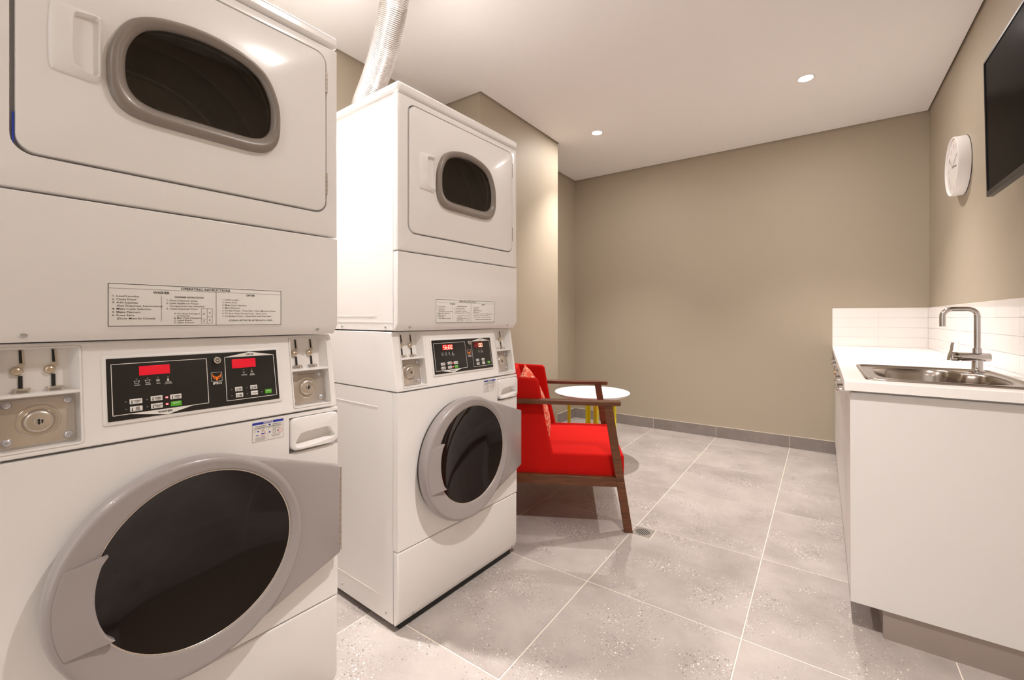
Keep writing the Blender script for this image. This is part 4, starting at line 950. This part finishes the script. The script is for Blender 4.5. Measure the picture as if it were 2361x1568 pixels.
# power outlet
po = empty('power_outlet', (XR - 0.0085, 3.675, 0.975), 0, 'white power outlet on the tiled splashback behind the tap', 'outlet')
bm = bmesh.new()
loft(bm, [[(-d, *p) for p in rrect(-0.058 + i, 0.058 - i, -0.037 + i, 0.037 - i, 0.005, 4)] for i, d in ((0, 0.0), (0, 0.007), (0.002, 0.009))], True, True); finish('cover_plate', bm, 'plastic_white', po, smooth=30)
for y in (-0.025, 0.03):
    boxo('switch', 'plastic_white', po, -0.0125, -0.008, y - 0.006, y + 0.006, 0.012, 0.024, 0.001)
    b_ = bmesh.new()
    for dy, r_ in ((-0.007, 30), (0.007, -30)):
        vs_ = [Matrix.Rotation(math.radians(r_), 3, 'X') @ Vector((-0.0094, a, c)) + Vector((0, y + dy, -0.012)) for a, c in ((-0.001, -0.004), (0.001, -0.004), (0.001, 0.004), (-0.001, 0.004))]; b_.faces.new([b_.verts.new(q) for q in vs_])
    finish('pin_hole', b_, 'black_base', po, recalc=False)
boxo('switch_mark', 'print_orange', po, -0.0098, -0.009, 0.027, 0.033, 0.026, 0.0275)

# ------------------------------------------------------------------ wall clock
ck = empty('wall_clock', (XR, 3.548, 2.008), 0, 'round white wall clock with thin dark hands beside the television', 'clock')
cf_ = lambda x, y, h: (-h, -x, y)
bm = bmesh.new(); lathe(bm, [(0.155, 0.0), (0.166, 0.002), (0.166, 0.052), (0.1635, 0.055), (0.160, 0.054), (0.158, 0.044)], 72, cf_); finish('case', bm, 'clock_white', ck, smooth=40)
bm = bmesh.new(); lathe(bm, [(0.167, 0.0005), (0.1675, 0.0015), (0.166, 0.003)], 72, cf_); finish('back_ring', bm, 'print_black', ck, smooth=40)
bm = bmesh.new(); bm.faces.new([bm.verts.new(cf_(*p, 0.0445)) for p in discp(0, 0, 0.159, 72)]); finish('dial', bm, 'clock_face', ck, recalc=False)
T = []
for h in range(1, 13): a = math.radians(90 - 30 * h); T.append((str(h), 0.118 * math.cos(a), 0.118 * math.sin(a) - 0.013, 0.036, 'CENTER', 0.8, -0.012))
text_mesh('numerals', T, 'clock_print', ck, lambda x, y: cf_(x, y, 0.0450)); flush_text()
def hand(ang, l, wd, h, nm):
    a = math.radians(90 - ang); bm = bmesh.new(); p = line((-0.015 * math.cos(a), -0.015 * math.sin(a)), (l * math.cos(a), l * math.sin(a)), wd)
    loft(bm, [[cf_(*q, h) for q in p], [cf_(*q, h + 0.001) for q in p]], True, True); finish(nm, bm, 'clock_print', ck)
hand(98, 0.07, 0.0034, 0.0465, 'hour_hand'); hand(62, 0.105, 0.0028, 0.0485, 'minute_hand'); hand(312, 0.10, 0.0012, 0.0505, 'second_hand')

# ------------------------------------------------------------------ wall television
TVY1, TVY0, TVZ0, TVZ1, TVX = 2.648, 1.66, 1.643, 2.203, 0.56
tv = empty('wall_television', (TVX, (TVY0 + TVY1) / 2, TVZ0), 0, 'black flat screen television mounted on the wall above the worktop', 'television')
tv.rotation_euler = (0, math.radians(-1.0), 0)
hw = (TVY1 - TVY0) / 2; hh_ = TVZ1 - TVZ0
bm = bmesh.new()
lo_ = [[(x, *p) for p in rrect(-hw + i, hw - i, 0 + i, hh_ - i, 0.003, 3)] for x, i in ((0.022, 0.004), (0.018, 0), (0.001, 0), (0, 0.001))] + [[(0, *p) for p in rrect(-hw + 0.009, hw - 0.009, 0.018, hh_ - 0.009, 0.001, 3)], [(0.004, *p) for p in rrect(-hw + 0.009, hw - 0.009, 0.018, hh_ - 0.009, 0.001, 3)]]
loft(bm, lo_, True, False); finish('bezel', bm, 'tv_black', tv, smooth=30)
bm = bmesh.new(); bm.faces.new([bm.verts.new((0.003, *p)) for p in rect(-hw + 0.008, 0.017, hw - 0.008, hh_ - 0.008)]); finish('screen', bm, 'tv_screen', tv)
boxo('chin_strip', 'tv_chin', tv, 0.0, 0.02, -hw + 0.001, hw - 0.001, -0.004, 0.0015)
bm = bmesh.new(); loft(bm, [[(0.02, *p) for p in rect(-hw + 0.04, 0.008, hw - 0.04, hh_ - 0.06)], [(0.052, *p) for p in rect(-hw + 0.10, 0.03, hw - 0.10, hh_ - 0.14)]], True, True); finish('rear_housing', bm, 'tv_black', tv)
boxo('wall_bracket', 'tv_black', tv, 0.05, XR - TVX + 0.003, -0.2, 0.2, 0.12, 0.40)
